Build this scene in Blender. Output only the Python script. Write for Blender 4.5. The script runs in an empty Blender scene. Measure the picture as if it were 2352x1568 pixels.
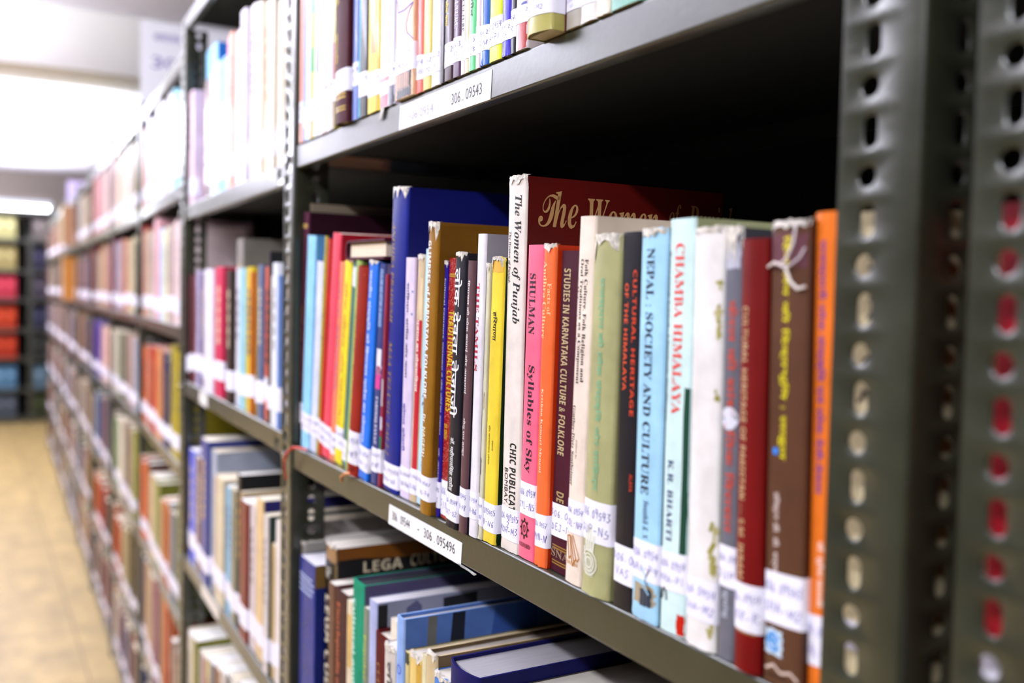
import bpy, bmesh, math, random
from mathutils import Matrix, Vector
random.seed(7)
S = bpy.context.scene
COL = S.collection

# ------------------------------------------------------------------ camera
EYE = 1.40
cam_d = bpy.data.cameras.new('camera')
cam = bpy.data.objects.new('camera', cam_d)
COL.objects.link(cam)
S.camera = cam
_r = Vector((0.4933, 0.8696, 0.0213)); _d = Vector((0.0525, -0.0053, -0.9986)); _f = Vector((-0.8683, 0.4937, -0.0483))
_r.normalize(); _f.normalize(); _u = _r.cross(_f).normalized(); _f = _u.cross(_r).normalized()
cam.matrix_world = Matrix(((_r.x, _u.x, -_f.x, 0.0), (_r.y, _u.y, -_f.y, -0.37), (_r.z, _u.z, -_f.z, EYE), (0, 0, 0, 1)))
cam_d.sensor_width = 36.0
cam_d.lens = 2200.0 / 2352.0 * 36.0
cam_d.clip_start = 0.02
cam_d.dof.use_dof = True
cam_d.dof.focus_distance = 0.765
cam_d.dof.aperture_fstop = 3.4
cam_d.dof.aperture_blades = 0

# ------------------------------------------------------------------ view, world, lights
S.view_settings.view_transform = 'Standard'
S.view_settings.look = 'None'
S.view_settings.gamma = 1.0
S.view_settings.use_curve_mapping = False
S.view_settings.exposure = 0.42
S.cycles.max_bounces = 6
S.cycles.diffuse_bounces = 3
S.cycles.sample_clamp_indirect = 6.0
W = bpy.data.worlds.new('room_air')
S.world = W
W.use_nodes = True
W.node_tree.nodes['Background'].inputs[0].default_value = (0.80, 0.84, 1.0, 1)
W.node_tree.nodes['Background'].inputs[1].default_value = 0.02

def area(name, loc, rot, sx, sy, power, col=(0.87, 0.89, 1.0)):
    l = bpy.data.lights.new(name, 'AREA'); l.shape = 'RECTANGLE'; l.size = sx; l.size_y = sy
    l.energy = power; l.color = col
    o = bpy.data.objects.new(name, l); COL.objects.link(o); o.location = loc; o.rotation_euler = rot
    return o
# fluorescent tubes under the ceiling: one over the aisle by the camera, the rest cross the aisle further on;
# the middle lamp and the upward-facing fills are added for brightness, with no fitting
area('tube_light_near', (0.35, -1.45, 2.52), (math.radians(18), 0, 0), 1.2, 0.10, 42)
area('tube_light_aisle', (-1.75, -0.95, 2.46), (math.radians(8), 0, math.radians(90)), 1.2, 0.10, 24)
area('added_light_middle', (-3.7, -1.9, 2.48), (0, 0, math.radians(90)), 1.2, 0.25, 16)  # added lamp, gives the upper shelf lips something bright to reflect
for x, p in ((-1.2, 14), (-2.6, 38), (-3.9, 58)):
    area('ceiling_fill', (x, -1.2, 2.30), (math.radians(180), 0, 0), 0.3, 1.6, p)  # added upward fill that brightens the near ceiling
for x in (-6.6, -8.0):
    area('tube_light_far', (x, -0.6, 2.44), (0, 0, math.radians(90)), 1.2, 0.3, 8)
area('tube_light_end', (-11.0, -0.4, 2.15), (0, math.radians(-60), 0), 0.12, 1.2, 3)
for x in (-5.6, -6.8, -8.0, -9.2, -10.2):
    area('ceiling_fill', (x, -1.2, 2.22), (math.radians(180), 0, 0), 1.0, 3.2, 62)  # added upward sheets that wash the far ceiling white

# ------------------------------------------------------------------ helpers
def lin(h):
    c = [int(h[i:i+2], 16) / 255 for i in (0, 2, 4)]
    return tuple((x / 12.92 if x <= 0.04045 else ((x + 0.055) / 1.055) ** 2.4) for x in c) + (1.0,)

MATS = {}
def mat(kind, h):
    k = (kind, h)
    if k in MATS: return MATS[k]
    m = bpy.data.materials.new(kind + '_' + h); m.use_nodes = True
    nt = m.node_tree; N = nt.nodes; L = nt.links; b = N['Principled BSDF']
    col = lin(h)
    if kind in ('cover', 'side', 'cloth', 'glitter', 'ink'): col = tuple(c**1.22 for c in col[:3]) + (1.0,)
    b.inputs['Base Color'].default_value = col
    def tex(scale, detail=4, coord='Object', sc=None, typ='ShaderNodeTexNoise'):
        tc = N.new('ShaderNodeTexCoord'); t = N.new(typ); t.inputs['Scale'].default_value = scale
        if typ == 'ShaderNodeTexNoise': t.inputs['Detail'].default_value = detail
        if sc:
            mp = N.new('ShaderNodeMapping'); mp.inputs['Scale'].default_value = sc
            L.new(tc.outputs[coord], mp.inputs[0]); L.new(mp.outputs[0], t.inputs[0])
        else: L.new(tc.outputs[coord], t.inputs[0])
        return t
    def mixc(fac, a, bb, lo, hi):
        r = N.new('ShaderNodeMapRange'); r.inputs[1].default_value = lo; r.inputs[2].default_value = hi
        L.new(fac, r.inputs[0])
        x = N.new('ShaderNodeMix'); x.data_type = 'RGBA'
        L.new(r.outputs[0], x.inputs[0]); x.inputs[6].default_value = a; x.inputs[7].default_value = bb
        L.new(x.outputs[2], b.inputs['Base Color']); return x
    def bump(h_out, strength, dist, target='Normal'):
        bn = N.new('ShaderNodeBump'); bn.inputs['Strength'].default_value = strength; bn.inputs['Distance'].default_value = dist
        L.new(h_out, bn.inputs['Height']); L.new(bn.outputs[0], b.inputs[target])
    sh = lambda f: tuple(min(1, c * f) for c in col[:3]) + (1,)
    if kind == 'cover':
        b.inputs['Roughness'].default_value = 0.42; b.inputs['Specular IOR Level'].default_value = 0.3
        b.inputs['Coat Weight'].default_value = 0.22; b.inputs['Coat Roughness'].default_value = 0.12
        t = tex(45, 5); mixc(t.outputs[0], sh(0.84), sh(1.08), 0.3, 0.7)
        t2 = tex(60, 3, sc=(1, 1, 0.25)); bump(t2.outputs[0], 0.5, 0.0012, 'Coat Normal')
    elif kind == 'side':
        b.inputs['Roughness'].default_value = 0.5; b.inputs['Specular IOR Level'].default_value = 0.3
        t = tex(20, 5); mixc(t.outputs[0], sh(0.85), sh(1.05), 0.35, 0.65)
    elif kind == 'cloth':
        b.inputs['Roughness'].default_value = 0.6; b.inputs['Specular IOR Level'].default_value = 0.2
        t = tex(30, 4); mixc(t.outputs[0], sh(0.82), sh(1.15), 0.3, 0.7)
        t2 = tex(1500, 2); bump(t2.outputs[0], 0.35, 0.0003)
    elif kind == 'glitter':
        b.inputs['Roughness'].default_value = 0.3
        v = tex(520, typ='ShaderNodeTexVoronoi')
        mixc(v.outputs['Distance'], (0.95, 0.45, 0.35, 1), col, 0.12, 0.3)
        bump(v.outputs['Distance'], 0.6, 0.0006)
    elif kind == 'pages':
        b.inputs['Roughness'].default_value = 0.8
        t = tex(1600, 2, sc=(1, 0.02, 0.02)); mixc(t.outputs[0], sh(0.86), sh(1.03), 0.3, 0.7)
    elif kind == 'paper':
        b.inputs['Roughness'].default_value = 0.55
        b.inputs['Coat Weight'].default_value = 0.25; b.inputs['Coat Roughness'].default_value = 0.2
        t2 = tex(90, 3); bump(t2.outputs[0], 0.25, 0.0006)
    elif kind == 'ink':
        b.inputs['Roughness'].default_value = 0.5
    elif kind == 'torn':
        b.inputs['Roughness'].default_value = 0.35
        t = tex(260, 4); mixc(t.outputs[0], sh(0.6), sh(1.1), 0.35, 0.6); bump(t.outputs[0], 0.8, 0.001)
    elif kind == 'steel':
        b.inputs['Roughness'].default_value = 0.33
        b.inputs['Specular IOR Level'].default_value = 0.7; b.inputs['Coat Weight'].default_value = 0.35; b.inputs['Coat Roughness'].default_value = 0.22
        t = tex(22, 6); mixc(t.outputs[0], sh(0.8), sh(1.25), 0.3, 0.7)
        t3 = tex(180, 3); bump(t3.outputs[0], 0.2, 0.0006)
        r = N.new('ShaderNodeMapRange'); r.inputs[3].default_value = 0.22; r.inputs[4].default_value = 0.40
        L.new(t.outputs[0], r.inputs[0]); L.new(r.outputs[0], b.inputs['Roughness'])
    elif kind == 'bolt':
        b.inputs['Metallic'].default_value = 0.9; b.inputs['Roughness'].default_value = 0.25
    elif kind == 'wall':
        b.inputs['Roughness'].default_value = 0.85
        t = tex(3, 4); mixc(t.outputs[0], sh(0.94), sh(1.03), 0.3, 0.7)
    elif kind == 'floor':
        b.inputs['Roughness'].default_value = 0.5
        t = tex(5.5, 5, sc=(1, 1.6, 1)); mx = mixc(t.outputs[0], sh(0.72), sh(1.15), 0.3, 0.7)
        br = N.new('ShaderNodeTexBrick'); tc = N.new('ShaderNodeTexCoord'); L.new(tc.outputs['Object'], br.inputs[0])
        br.offset = 0; br.inputs['Scale'].default_value = 1.0; br.inputs['Brick Width'].default_value = 0.6; br.inputs['Row Height'].default_value = 0.6
        br.inputs['Mortar Size'].default_value = 0.004; br.inputs['Mortar'].default_value = sh(0.5)
        L.new(mx.outputs[2], br.inputs['Color1']); L.new(mx.outputs[2], br.inputs['Color2'])
        L.new(br.outputs[0], b.inputs['Base Color'])
    elif kind == 'glow':
        b.inputs['Base Color'].default_value = (0.8, 0.8, 0.8, 1)
        b.inputs['Emission Color'].default_value = col
        b.inputs['Emission Strength'].default_value = 14.0
    else:
        b.inputs['Roughness'].default_value = 0.5
    MATS[k] = m
    return m

class MB:
    """collects faces for one mesh"""
    def __init__(s): s.v = []; s.f = []; s.mi = []; s.m = []
    def slot(s, m):
        if m not in s.m: s.m.append(m)
        return s.m.index(m)
    def add(s, vs, fs, m):
        n = len(s.v); k = s.slot(m); s.v += vs
        for f in fs: s.f.append(tuple(i + n for i in f)); s.mi.append(k)
    def box(s, a, b, m):
        x0, y0, z0 = a; x1, y1, z1 = b
        s.add([(x0,y0,z0),(x1,y0,z0),(x1,y1,z0),(x0,y1,z0),(x0,y0,z1),(x1,y0,z1),(x1,y1,z1),(x0,y1,z1)],
              [(0,3,2,1),(4,5,6,7),(0,1,5,4),(1,2,6,5),(2,3,7,6),(3,0,4,7)], m)
    def tube(s, pts, r, m, n=6):
        vs = []; fs = []
        for i, p in enumerate(pts):
            p = Vector(p); a = Vector(pts[max(i-1,0)]); b = Vector(pts[min(i+1,len(pts)-1)])
            t = (b - a).normalized(); q = t.cross(Vector((0.3,1,0.2))).normalized(); w = t.cross(q)
            for j in range(n):
                an = 2*math.pi*j/n; vs.append(tuple(p + (q*math.cos(an) + w*math.sin(an))*r))
        for i in range(len(pts)-1):
            for j in range(n):
                fs.append((i*n+j, i*n+(j+1)%n, (i+1)*n+(j+1)%n, (i+1)*n+j))
        fs.append(tuple(range(n-1,-1,-1))); fs.append(tuple((len(pts)-1)*n+j for j in range(n)))
        s.add(vs, fs, m)
    def mesh(s, name, smooth=False):
        me = bpy.data.meshes.new(name); me.from_pydata(s.v, [], s.f)
        for m in s.m: me.materials.append(m)
        me.polygons.foreach_set('material_index', s.mi)
        if smooth:
            me.polygons.foreach_set('use_smooth', [True]*len(s.f))
            me.set_sharp_from_angle(angle=math.radians(38))
        me.update(); return me
    def obj(s, name, parent=None, smooth=False):
        return link(name, s.mesh(name, smooth), parent)

def link(name, data, parent=None):
    o = bpy.data.objects.new(name, data); COL.objects.link(o)
    if parent is not None: o.parent = parent
    return o
def tag(o, label=None, cat=None, group=None, kind=None):
    if label: o['label'] = label
    if cat: o['category'] = cat
    if group: o['group'] = group
    if kind: o['kind'] = kind
    return o
def struct(name, mb, label=None):
    o = mb.obj(name); o['kind'] = 'structure'
    return o

# lettering: bold serif and slanted faces come from the mathematical alphabets of the built-in fonts
def face(s, st):
    base = {'serif': (0x1D400, 0x1D41A, 0x1D7CE), 'serifi': (0x1D468, 0x1D482, None), 'sansb': (0x1D5D4, 0x1D5EE, 0x1D7EC)}
    if st == 'ital':
        return ''.join(chr(0x1D4D0 + ord(c) - 65) if c == 'T' and s == 'The' else chr(0x1D468 + ord(c) - 65) if 'A' <= c <= 'Z' else chr(0x1D482 + ord(c) - 97) if 'a' <= c <= 'z' else c for c in s)
    if st not in base: return s
    A, a, d = base[st]
    return ''.join(chr(A + ord(c) - 65) if 'A' <= c <= 'Z' else chr(a + ord(c) - 97) if 'a' <= c <= 'z'
                   else chr(d + ord(c) - 48) if d and c.isdigit() else c for c in s)
def deva(s):
    out = []
    for c in s:                      # the short i sign is written before its consonant
        if c == '\u093f' and out:
            k = len(out) - 1
            while k >= 2 and out[k-1] == '\u094d': k -= 2
            out.insert(k, c)
        else: out.append(c)
    return ''.join(out)
TX = {}
def glyphs(s, st):
    k = (s, st)
    if k not in TX:
        c = bpy.data.curves.new('lettering', 'FONT'); c.resolution_u = 2
        c.body = deva(s) if st == 'deva' else face(s, st)
        if st == 'deva': c.offset = 0.012
        o = bpy.data.objects.new('lettering', c); me = bpy.data.meshes.new_from_object(o)
        vs = [(v.co.x, v.co.y) for v in me.vertices]; fs = [tuple(p.vertices) for p in me.polygons]
        bpy.data.objects.remove(o); bpy.data.curves.remove(c); bpy.data.meshes.remove(me)
        xs = [v[0] for v in vs]; ys = [v[1] for v in vs]
        x0, x1, y0, y1 = min(xs), max(xs), min(ys), max(ys)
        TX[k] = ([((x-x0)/(x1-x0), (y-y0)/max(y1-y0, 1e-6)) for x, y in vs], fs, (x1-x0)/max(y1-y0, 1e-6))
    return TX[k]

# handwriting strokes
HW = {'0': [[(.5,1),(.1,.6),(.2,.1),(.6,0),(.9,.4),(.8,.9),(.45,1)]], '1': [[(.4,1),(.45,0)]], '2': [[(.1,.8),(.5,1),(.8,.7),(.1,0),(.9,.05)]],
 '3': [[(.1,.95),(.7,.95),(.4,.55),(.85,.3),(.5,0),(.1,.1)]], '4': [[(.3,1),(.05,.4),(.9,.45)],[(.75,.95),(.65,0)]], '5': [[(.9,1),(.3,.95),(.2,.55),(.8,.5),(.7,.05),(.1,0)]],
 '6': [[(.7,1),(.2,.5),(.3,.05),(.8,.1),(.75,.45),(.25,.4)]], '7': [[(.1,.95),(.85,1),(.4,0)],[(.25,.5),(.75,.5)]], '8': [[(.8,.9),(.3,1),(.25,.65),(.8,.3),(.5,0),(.15,.25),(.75,.7),(.8,.9)]],
 '9': [[(.8,.9),(.3,1),(.15,.6),(.7,.5),(.85,.9),(.7,0)]], '.': [[(.4,.0),(.5,.08)]], '-': [[(.15,.45),(.8,.5)]],
 'A': [[(0,0),(.5,1),(.95,0)],[(.2,.4),(.8,.4)]], 'B': [[(.1,0),(.15,1),(.8,.8),(.2,.5),(.9,.25),(.1,0)]], 'C': [[(.9,.85),(.4,1),(.1,.4),(.5,0),(.9,.15)]], 'D': [[(.15,0),(.15,1),(.85,.6),(.6,.1),(.1,0)]],
 'E': [[(.85,1),(.15,.95),(.15,0),(.9,.05)],[(.15,.5),(.7,.52)]], 'G': [[(.9,.85),(.4,1),(.1,.4),(.5,0),(.9,.3),(.5,.4)]], 'H': [[(.1,1),(.1,0)],[(.85,1),(.85,0)],[(.1,.5),(.85,.5)]], 'I': [[(.4,1),(.4,0)]],
 'J': [[(.3,1),(.9,1)],[(.65,1),(.6,.1),(.2,.0),(.1,.3)]], 'K': [[(.1,1),(.1,0)],[(.85,1),(.1,.45),(.9,0)]], 'L': [[(.15,1),(.15,.02),(.85,.05)]], 'M': [[(.0,0),(.1,1),(.5,.3),(.9,1),(1,0)]],
 'N': [[(.1,0),(.1,1),(.85,0),(.9,1)]], 'O': [[(.5,1),(.1,.6),(.2,.1),(.6,0),(.9,.4),(.8,.9),(.45,1)]], 'P': [[(.15,0),(.15,1),(.85,.85),(.75,.5),(.15,.45)]], 'Q': [[(.5,1),(.1,.5),(.5,0),(.9,.5),(.5,1)],[(.5,.3),(1,-.1)]],
 'R': [[(.15,0),(.15,1),(.85,.8),(.2,.5),(.9,0)]], 'S': [[(.9,.9),(.4,1),(.2,.7),(.8,.35),(.5,0),(.1,.1)]], 'T': [[(.0,1),(1,.98)],[(.5,1),(.5,0)]], 'U': [[(.1,1),(.15,.1),(.7,0),(.85,1)]], 'V': [[(.05,1),(.45,0),(.9,1)]],
 'Y': [[(.1,1),(.5,.5),(.9,1)],[(.5,.5),(.45,0)]]}
def hand(mb, s, x0, x1, z0, z1, yf, m, rnd):
    """pen strokes of s fitted to x0..x1, z0..z1 on the surface y = yf(x)"""
    n = max(len(s), 1); cw = (x1-x0)/n; wd = (z1-z0)*0.075
    for i, c in enumerate(s):
        sl = rnd.uniform(0.0, 0.25); jz = rnd.uniform(-.12, .12)*(z1-z0); k = rnd.uniform(.85, 1.1)
        for st in HW.get(c, []):
            P = [(x0 + cw*(i + 0.08 + 0.8*(px + sl*(py-.5))), z0 + jz + (z1-z0)*py*k) for px, py in st]
            for (ax, az), (bx, bz) in zip(P, P[1:]):
                dx, dz = bx-ax, bz-az; l = math.hypot(dx, dz) or 1e-6; nx, nz = -dz/l*wd/2, dx/l*wd/2
                ex, ez = dx/l*wd*.3, dz/l*wd*.3
                q = [(ax-nx-ex, az-nz-ez), (bx-nx+ex, bz-nz+ez), (bx+nx+ex, bz+nz+ez), (ax+nx-ex, az+nz-ez)]
                mb.add([(x, yf(x), z) for x, z in q], [(0, 1, 2, 3)], m)

# ------------------------------------------------------------------ room
ZC = 2.60
fl = MB(); fl.box((-11.4, -3.2, -0.05), (3.0, 1.2, 0.0), mat('floor', 'a28a54')); struct('floor', fl)
ce = MB(); ce.box((-11.4, -3.2, ZC), (3.0, 1.2, ZC+0.05), mat('wall', 'ece8f4')); struct('ceiling', ce)
w = MB(); w.box((-11.45, -3.2, 0), (-11.4, 1.2, ZC), mat('wall', '8c8078')); struct('wall_far', w)
w = MB(); w.box((-11.4, -3.25, 0), (3.0, -3.2, ZC), mat('wall', '3c3a36')); struct('wall_left', w)
w = MB(); w.box((-11.4, 1.2, 0), (3.0, 1.25, ZC), mat('wall', '6c6860')); struct('wall_right', w)
w = MB(); w.box((3.0, -3.2, 0), (3.05, 1.2, ZC), mat('wall', '4c4a46')); struct('wall_near', w)
bm_ = MB(); bm_.box((-5.0, -3.2, 2.335), (-4.6, 1.2, ZC-0.001), mat('wall', 'eeece6')); struct('ceiling_beam', bm_)

def batten(x, y0, y1, z, label, wall=False):
    r = link('fluorescent_light', None); r.location = (x, (y0+y1)/2, z)
    tag(r, label, 'light', 'fluorescent ceiling lights')
    L = (y1-y0)/2
    b = MB(); b.box((-0.045, -L, 0.02), (0.045, L, 0.07), mat('plain', 'e8ecf0')); b.obj('housing', r)
    t = MB(); t.tube([(0, -L+.03, 0), (0, L-.03, 0)], 0.02, mat('glow', 'f4f8ff'), 12); t.obj('tube', r)
    e = MB()
    for s in (-1, 1): e.box((-0.02, s*(L-.015)-.015, -0.03), (0.02, s*(L-.015)+.015, 0.03), mat('plain', 'e8e8e8'))
    e.obj('lamp_holder', r)
    return r
for x, y1 in ((-6.3, 0.10), (-6.75, .12), (-7.5, 0.14), (-8.4, 0.16)):
    batten(x, y1-1.25, y1, 2.50, {-6.3: 'ceiling fluorescent tube nearest the beam over the aisle', -6.75: 'ceiling fluorescent tube second from the beam over the aisle',
        -7.5: 'ceiling fluorescent tube third from the beam over the aisle', -8.4: 'ceiling fluorescent tube farthest from the beam, before the end wall'}[x])
batten(-11.2, -0.85, 0.40, 2.20, 'glowing tube low on the end wall above the far rack')
# ------------------------------------------------------------------ slotted steel racks
PITCH = 0.0210; FL = 0.046; TH = 0.0018
STEEL = '313326'
def hole_cell(mb, o, ux, uz, n, x0, x1, z0, z1, cx, cz, hw, hh, m, N=14, tilt=0.0):
    """rectangular plate piece with one rounded slot, chamfered rim and wall; o + ux*x + uz*z, n points out"""
    P = lambda x, z, y: tuple(o[i] + ux[i]*x + uz[i]*z - n[i]*y for i in range(3))
    def loop(g):
        out = []
        for k in range(N):
            a = 2*math.pi*(k+.5)/N; c, s_ = math.cos(a), math.sin(a); r = min(hw, hh)
            x = c*(r+g) + (hw-r)*(1 if c > 0 else -1); z = s_*(r+g) + (hh-r)*(1 if s_ > 0 else -1)
            out.append((cx + x*math.cos(tilt) + z*math.sin(tilt), cz - x*math.sin(tilt) + z*math.cos(tilt)))
        return out
    def rect():
        out = []
        for k in range(N):
            a = 2*math.pi*(k+.5)/N; c, s_ = math.cos(a), math.sin(a)
            t = min((x1-cx)/c if c > 1e-6 else (x0-cx)/c if c < -1e-6 else 9, (z1-cz)/s_ if s_ > 1e-6 else (z0-cz)/s_ if s_ < -1e-6 else 9)
            out.append([cx+c*t, cz+s_*t])
        for X, Z in ((x0, z0), (x1, z0), (x1, z1), (x0, z1)):
            j = min(range(N), key=lambda q: (out[q][0]-X)**2 + (out[q][1]-Z)**2); out[j] = [X, Z]
        return out
    R = rect(); A = loop(0.0015); B = loop(0.0)
    vs = [P(x, z, 0) for x, z in R] + [P(x, z, 0) for x, z in A] + [P(x, z, .0009) for x, z in B] + [P(x, z, TH) for x, z in B] + [P(x, z, TH) for x, z in R]
    fs = []
    for k in range(N):
        j = (k+1) % N
        for q in range(4): fs.append((q*N+k, q*N+j, (q+1)*N+j, (q+1)*N+k))
    mb.add(vs, fs, m)
def post_mesh(H):
    mb = MB(); m = mat('steel', STEEL); n = int(H/PITCH)
    for k in range(n):
        z0 = k*PITCH; z1 = z0+PITCH; r = k % 2
        # hole centres are 17.5 mm from the free edge
        if r: a = (0.0165, .0053, .0052, .25)
        else: a = (0.0175, .0042, .0079, 0)
        hole_cell(mb, (0, 0, 0), (1, 0, 0), (0, 0, 1), (0, -1, 0), 0, 0.036, z0, z1, a[0], z0+PITCH/2, a[1], a[2], m, tilt=a[3])
        hole_cell(mb, (FL, 0, 0), (0, 1, 0), (0, 0, 1), (1, 0, 0), 0.010, FL, z0, z1, 0.028, z0+PITCH/2, a[1], a[2], m)
    # plain strips and the rounded corner
    zt = n*PITCH; R = 0.003
    prof = [(0.036, 0)] + [(FL-R+R*math.sin(i*math.pi/8), R-R*math.cos(i*math.pi/8)) for i in range(5)] + [(FL, 0.010)]
    inn = [(0.036, TH)] + [(FL-R+(R-TH)*math.sin(i*math.pi/8), R-(R-TH)*math.cos(i*math.pi/8)) for i in range(5)] + [(FL-TH, 0.010)]
    k = len(prof); vs = [(x, y, z) for z in (0, zt) for x, y in prof] + [(x, y, z) for z in (0, zt) for x, y in inn]
    fs = [(i, i+1, k+i+1, k+i) for i in range(k-1)] + [(2*k+i+1, 2*k+i, 3*k+i, 3*k+i+1) for i in range(k-1)] + [(k+i, k+i+1, 3*k+i+1, 3*k+i) for i in range(k-1)]
    mb.add(vs, fs, m)
    me = mb.mesh('post', True)
    return me
POST = post_mesh(1.94)
def rear_post():
    mb = MB(); m = mat('steel', STEEL)
    mb.box((0, 0, 0), (FL, TH, 1.94), m); mb.box((FL-TH, -FL, 0), (FL, 0, 1.94), m)
    return mb.mesh('rear_post')
REAR = rear_post()
DEPTH = 0.37
def shelf_mesh(w, lab=None):
    mb = MB(); m = mat('steel', STEEL); H = 0.0295
    # lip front with a bolt hole at each end
    hole_cell(mb, (0, 0, 0), (1, 0, 0), (0, 0, 1), (0, -1, 0), 0, 0.05, -H+.002, -.002, 0.030, -.0150, .0045, .0045, m)
    hole_cell(mb, (0, 0, 0), (1, 0, 0), (0, 0, 1), (0, -1, 0), w-0.05, w, -H+.002, -.002, w-0.030, -.0150, .0045, .0045, m)
    R = .002
    prof = [(0.012, -H), (R, -H)] + [(R-R*math.sin(i*math.pi/6), -H+R-R*math.cos(i*math.pi/6)) for i in range(1, 4)]
    top = [(R-R*math.cos(i*math.pi/6), -R+R*math.sin(i*math.pi/6)) for i in range(0, 4)] + [(DEPTH, 0), (DEPTH, -.025)]
    def strip(P, x0, x1, m=None):
        m = m or mat('steel', STEEL)
        n = len(P); mb.add([(x, y, z) for x in (x0, x1) for y, z in P], [(i, n+i, n+i+1, i+1) for i in range(n-1)], m)
    strip(prof, 0, w); strip(top, 0, w)
    strip([(0, -H+R), (0, -R)], 0.05, w-0.05)
    m = mat('wall', '1a1a15')  # underside near-black, the shade beneath the deck put into its colour
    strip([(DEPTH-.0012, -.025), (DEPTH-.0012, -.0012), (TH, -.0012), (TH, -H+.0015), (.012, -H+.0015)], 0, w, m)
    return mb
def rack(L, Rr, decks, label, right_post=False, top=True):
    ax = math.atan2(Rr[1]-L[1], Rr[0]-L[0]); ln = math.hypot(Rr[0]-L[0], Rr[1]-L[1])
    r = link('steel_rack', None); r.location = (L[0], L[1], 0); r.rotation_euler = (0, 0, ax)
    tag(r, label, 'bookshelf', 'row of slotted steel racks')
    xs = [0] + ([ln-FL] if right_post else [])
    for x in xs:
        p = link('post', POST, r); p.location = (x, -0.002, 0)
        q = link('post', REAR, r); q.location = (x, DEPTH+.004, 0)
    w0 = 0.001; w = ln - 0.002 - (0 if right_post else 0.0)
    for i, z in enumerate(decks):
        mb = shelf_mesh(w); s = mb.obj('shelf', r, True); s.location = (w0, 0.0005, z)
    bk = MB(); bk.box((0.002, DEPTH+.0015, 0.05), (ln-.002, DEPTH+.0035, decks[0]), mat('wall', '0c0c0a')); bk.obj('dark_backing', r)  # black sheet added behind the open shelves to paint in the darkness there
    bo = MB()
    for x in xs:
        for z in decks:
            vs = [(x+.0165+.0055*math.cos(t*math.pi/3), -0.0058, z-.015+.0055*math.sin(t*math.pi/3)) for t in range(6)]
            vb = [(a, -0.0022, c) for a, b, c in vs]
            bo.add(vs+vb, [(5, 4, 3, 2, 1, 0)] + [(k, (k+1) % 6, 6+(k+1) % 6, 6+k) for k in range(6)], mat('bolt', 'c8c8c8'))
    bo.obj('bolt_heads', r)
    return r, ln, ax
PT = [(-.284, 0), (-1.272, 0), (-2.12, .024), (-3.0, .067), (-3.88, .096), (-4.76, .117), (-5.64, .139), (-6.52, .161), (-7.4, .183), (-8.3, .205), (-9.2, .228)]
DEC = {1: [1.98, 1.587, 1.196, .82, .45, .08], 2: [1.96, 1.57, 1.207, .84, .47, .1]}
FARD = [1.90, 1.622, 1.318, 1.015, .68, .36, .06]
ordn = ['', 'first', 'second', 'third', 'fourth', 'fifth', 'sixth', 'seventh', 'eighth', 'ninth', 'tenth', 'eleventh', 'twelfth', 'thirteenth', 'fourteenth', 'fifteenth', 'sixteenth', 'seventeenth', 'eighteenth', 'nineteenth',
        'twentieth', 'twenty-first', 'twenty-second', 'twenty-third', 'twenty-fourth', 'twenty-fifth', 'twenty-sixth', 'twenty-seventh', 'twenty-eighth', 'twenty-ninth', 'thirtieth', 'thirty-first', 'thirty-second']
BAY = {}
for k in range(1, 11):
    dk = DEC.get(k, FARD)
    BAY[k] = rack(PT[k], PT[k-1], dk, 'olive steel rack holding the sharp books, nearest full rack' if k == 1 else 'olive steel rack, %s down the row from the sharply focused one' % ordn[k-1], right_post=(k == 1)) + (dk,)
BAY[0] = rack((-.258, 0), (.66, 0), DEC[1], 'olive steel rack cut off at the right edge, beyond the dark gap') + (DEC[1],)

# shelf number labels, stuck on the lips
def lip_label(bay, i, x0, x1, z0, z1, lines, colr, name='shelf_label'):
    r = BAY[bay][0]; sh = [c for c in r.children if c.name.startswith('shelf')][i]
    mb = MB(); y = -0.0004
    mb.add([(x0, y, z0), (x1, y, z0-.001), (x1+.002, y, z1-.0008), (x0+.002, y, z1)], [(0, 1, 2, 3)], mat('paper', colr))
    mb.add([(x0, y+.0003, z0), (x1, y+.0003, z0-.001), (x1+.002, y+.0003, z1-.0008), (x0+.002, y+.0003, z1)], [(3, 2, 1, 0)], mat('paper', colr))
    for s, a, b, za, zb, c in lines:
        g, fs, asp = glyphs(s, 'sans')
        mb.add([(x0+(x1-x0)*(a+(b-a)*u), y-.0002, z0+(z1-z0)*(za+(zb-za)*v)) for u, v in g], fs, mat('ink', c))
    return mb.obj(name, sh)
ox = 1.272 - .001
lip_label(1, 2, -.897+ox, -.7325+ox, -.0300, -.0098, [('306 . 09544', .06, .33, .3, .75, '181418'), ('-', .44, .465, .48, .54, '181418'), ('306 . 095496', .53, .93, .3, .75, '181418')], 'fbfafc')
lip_label(1, 1, -.885+ox, -.695+ox, -.0275, -.004, [('306 . 09543', .62, .92, .25, .66, '3a3436'), ('306.0954', .12, .42, .25, .6, 'b8b4bc')], 'f4f2f4')
lip_label(2, 2, .22, .30, -.028, -.003, [], 'eae6e0')
lip_label(2, 3, .25, .42, -.028, -.003, [], 'dcd4c8')

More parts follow.
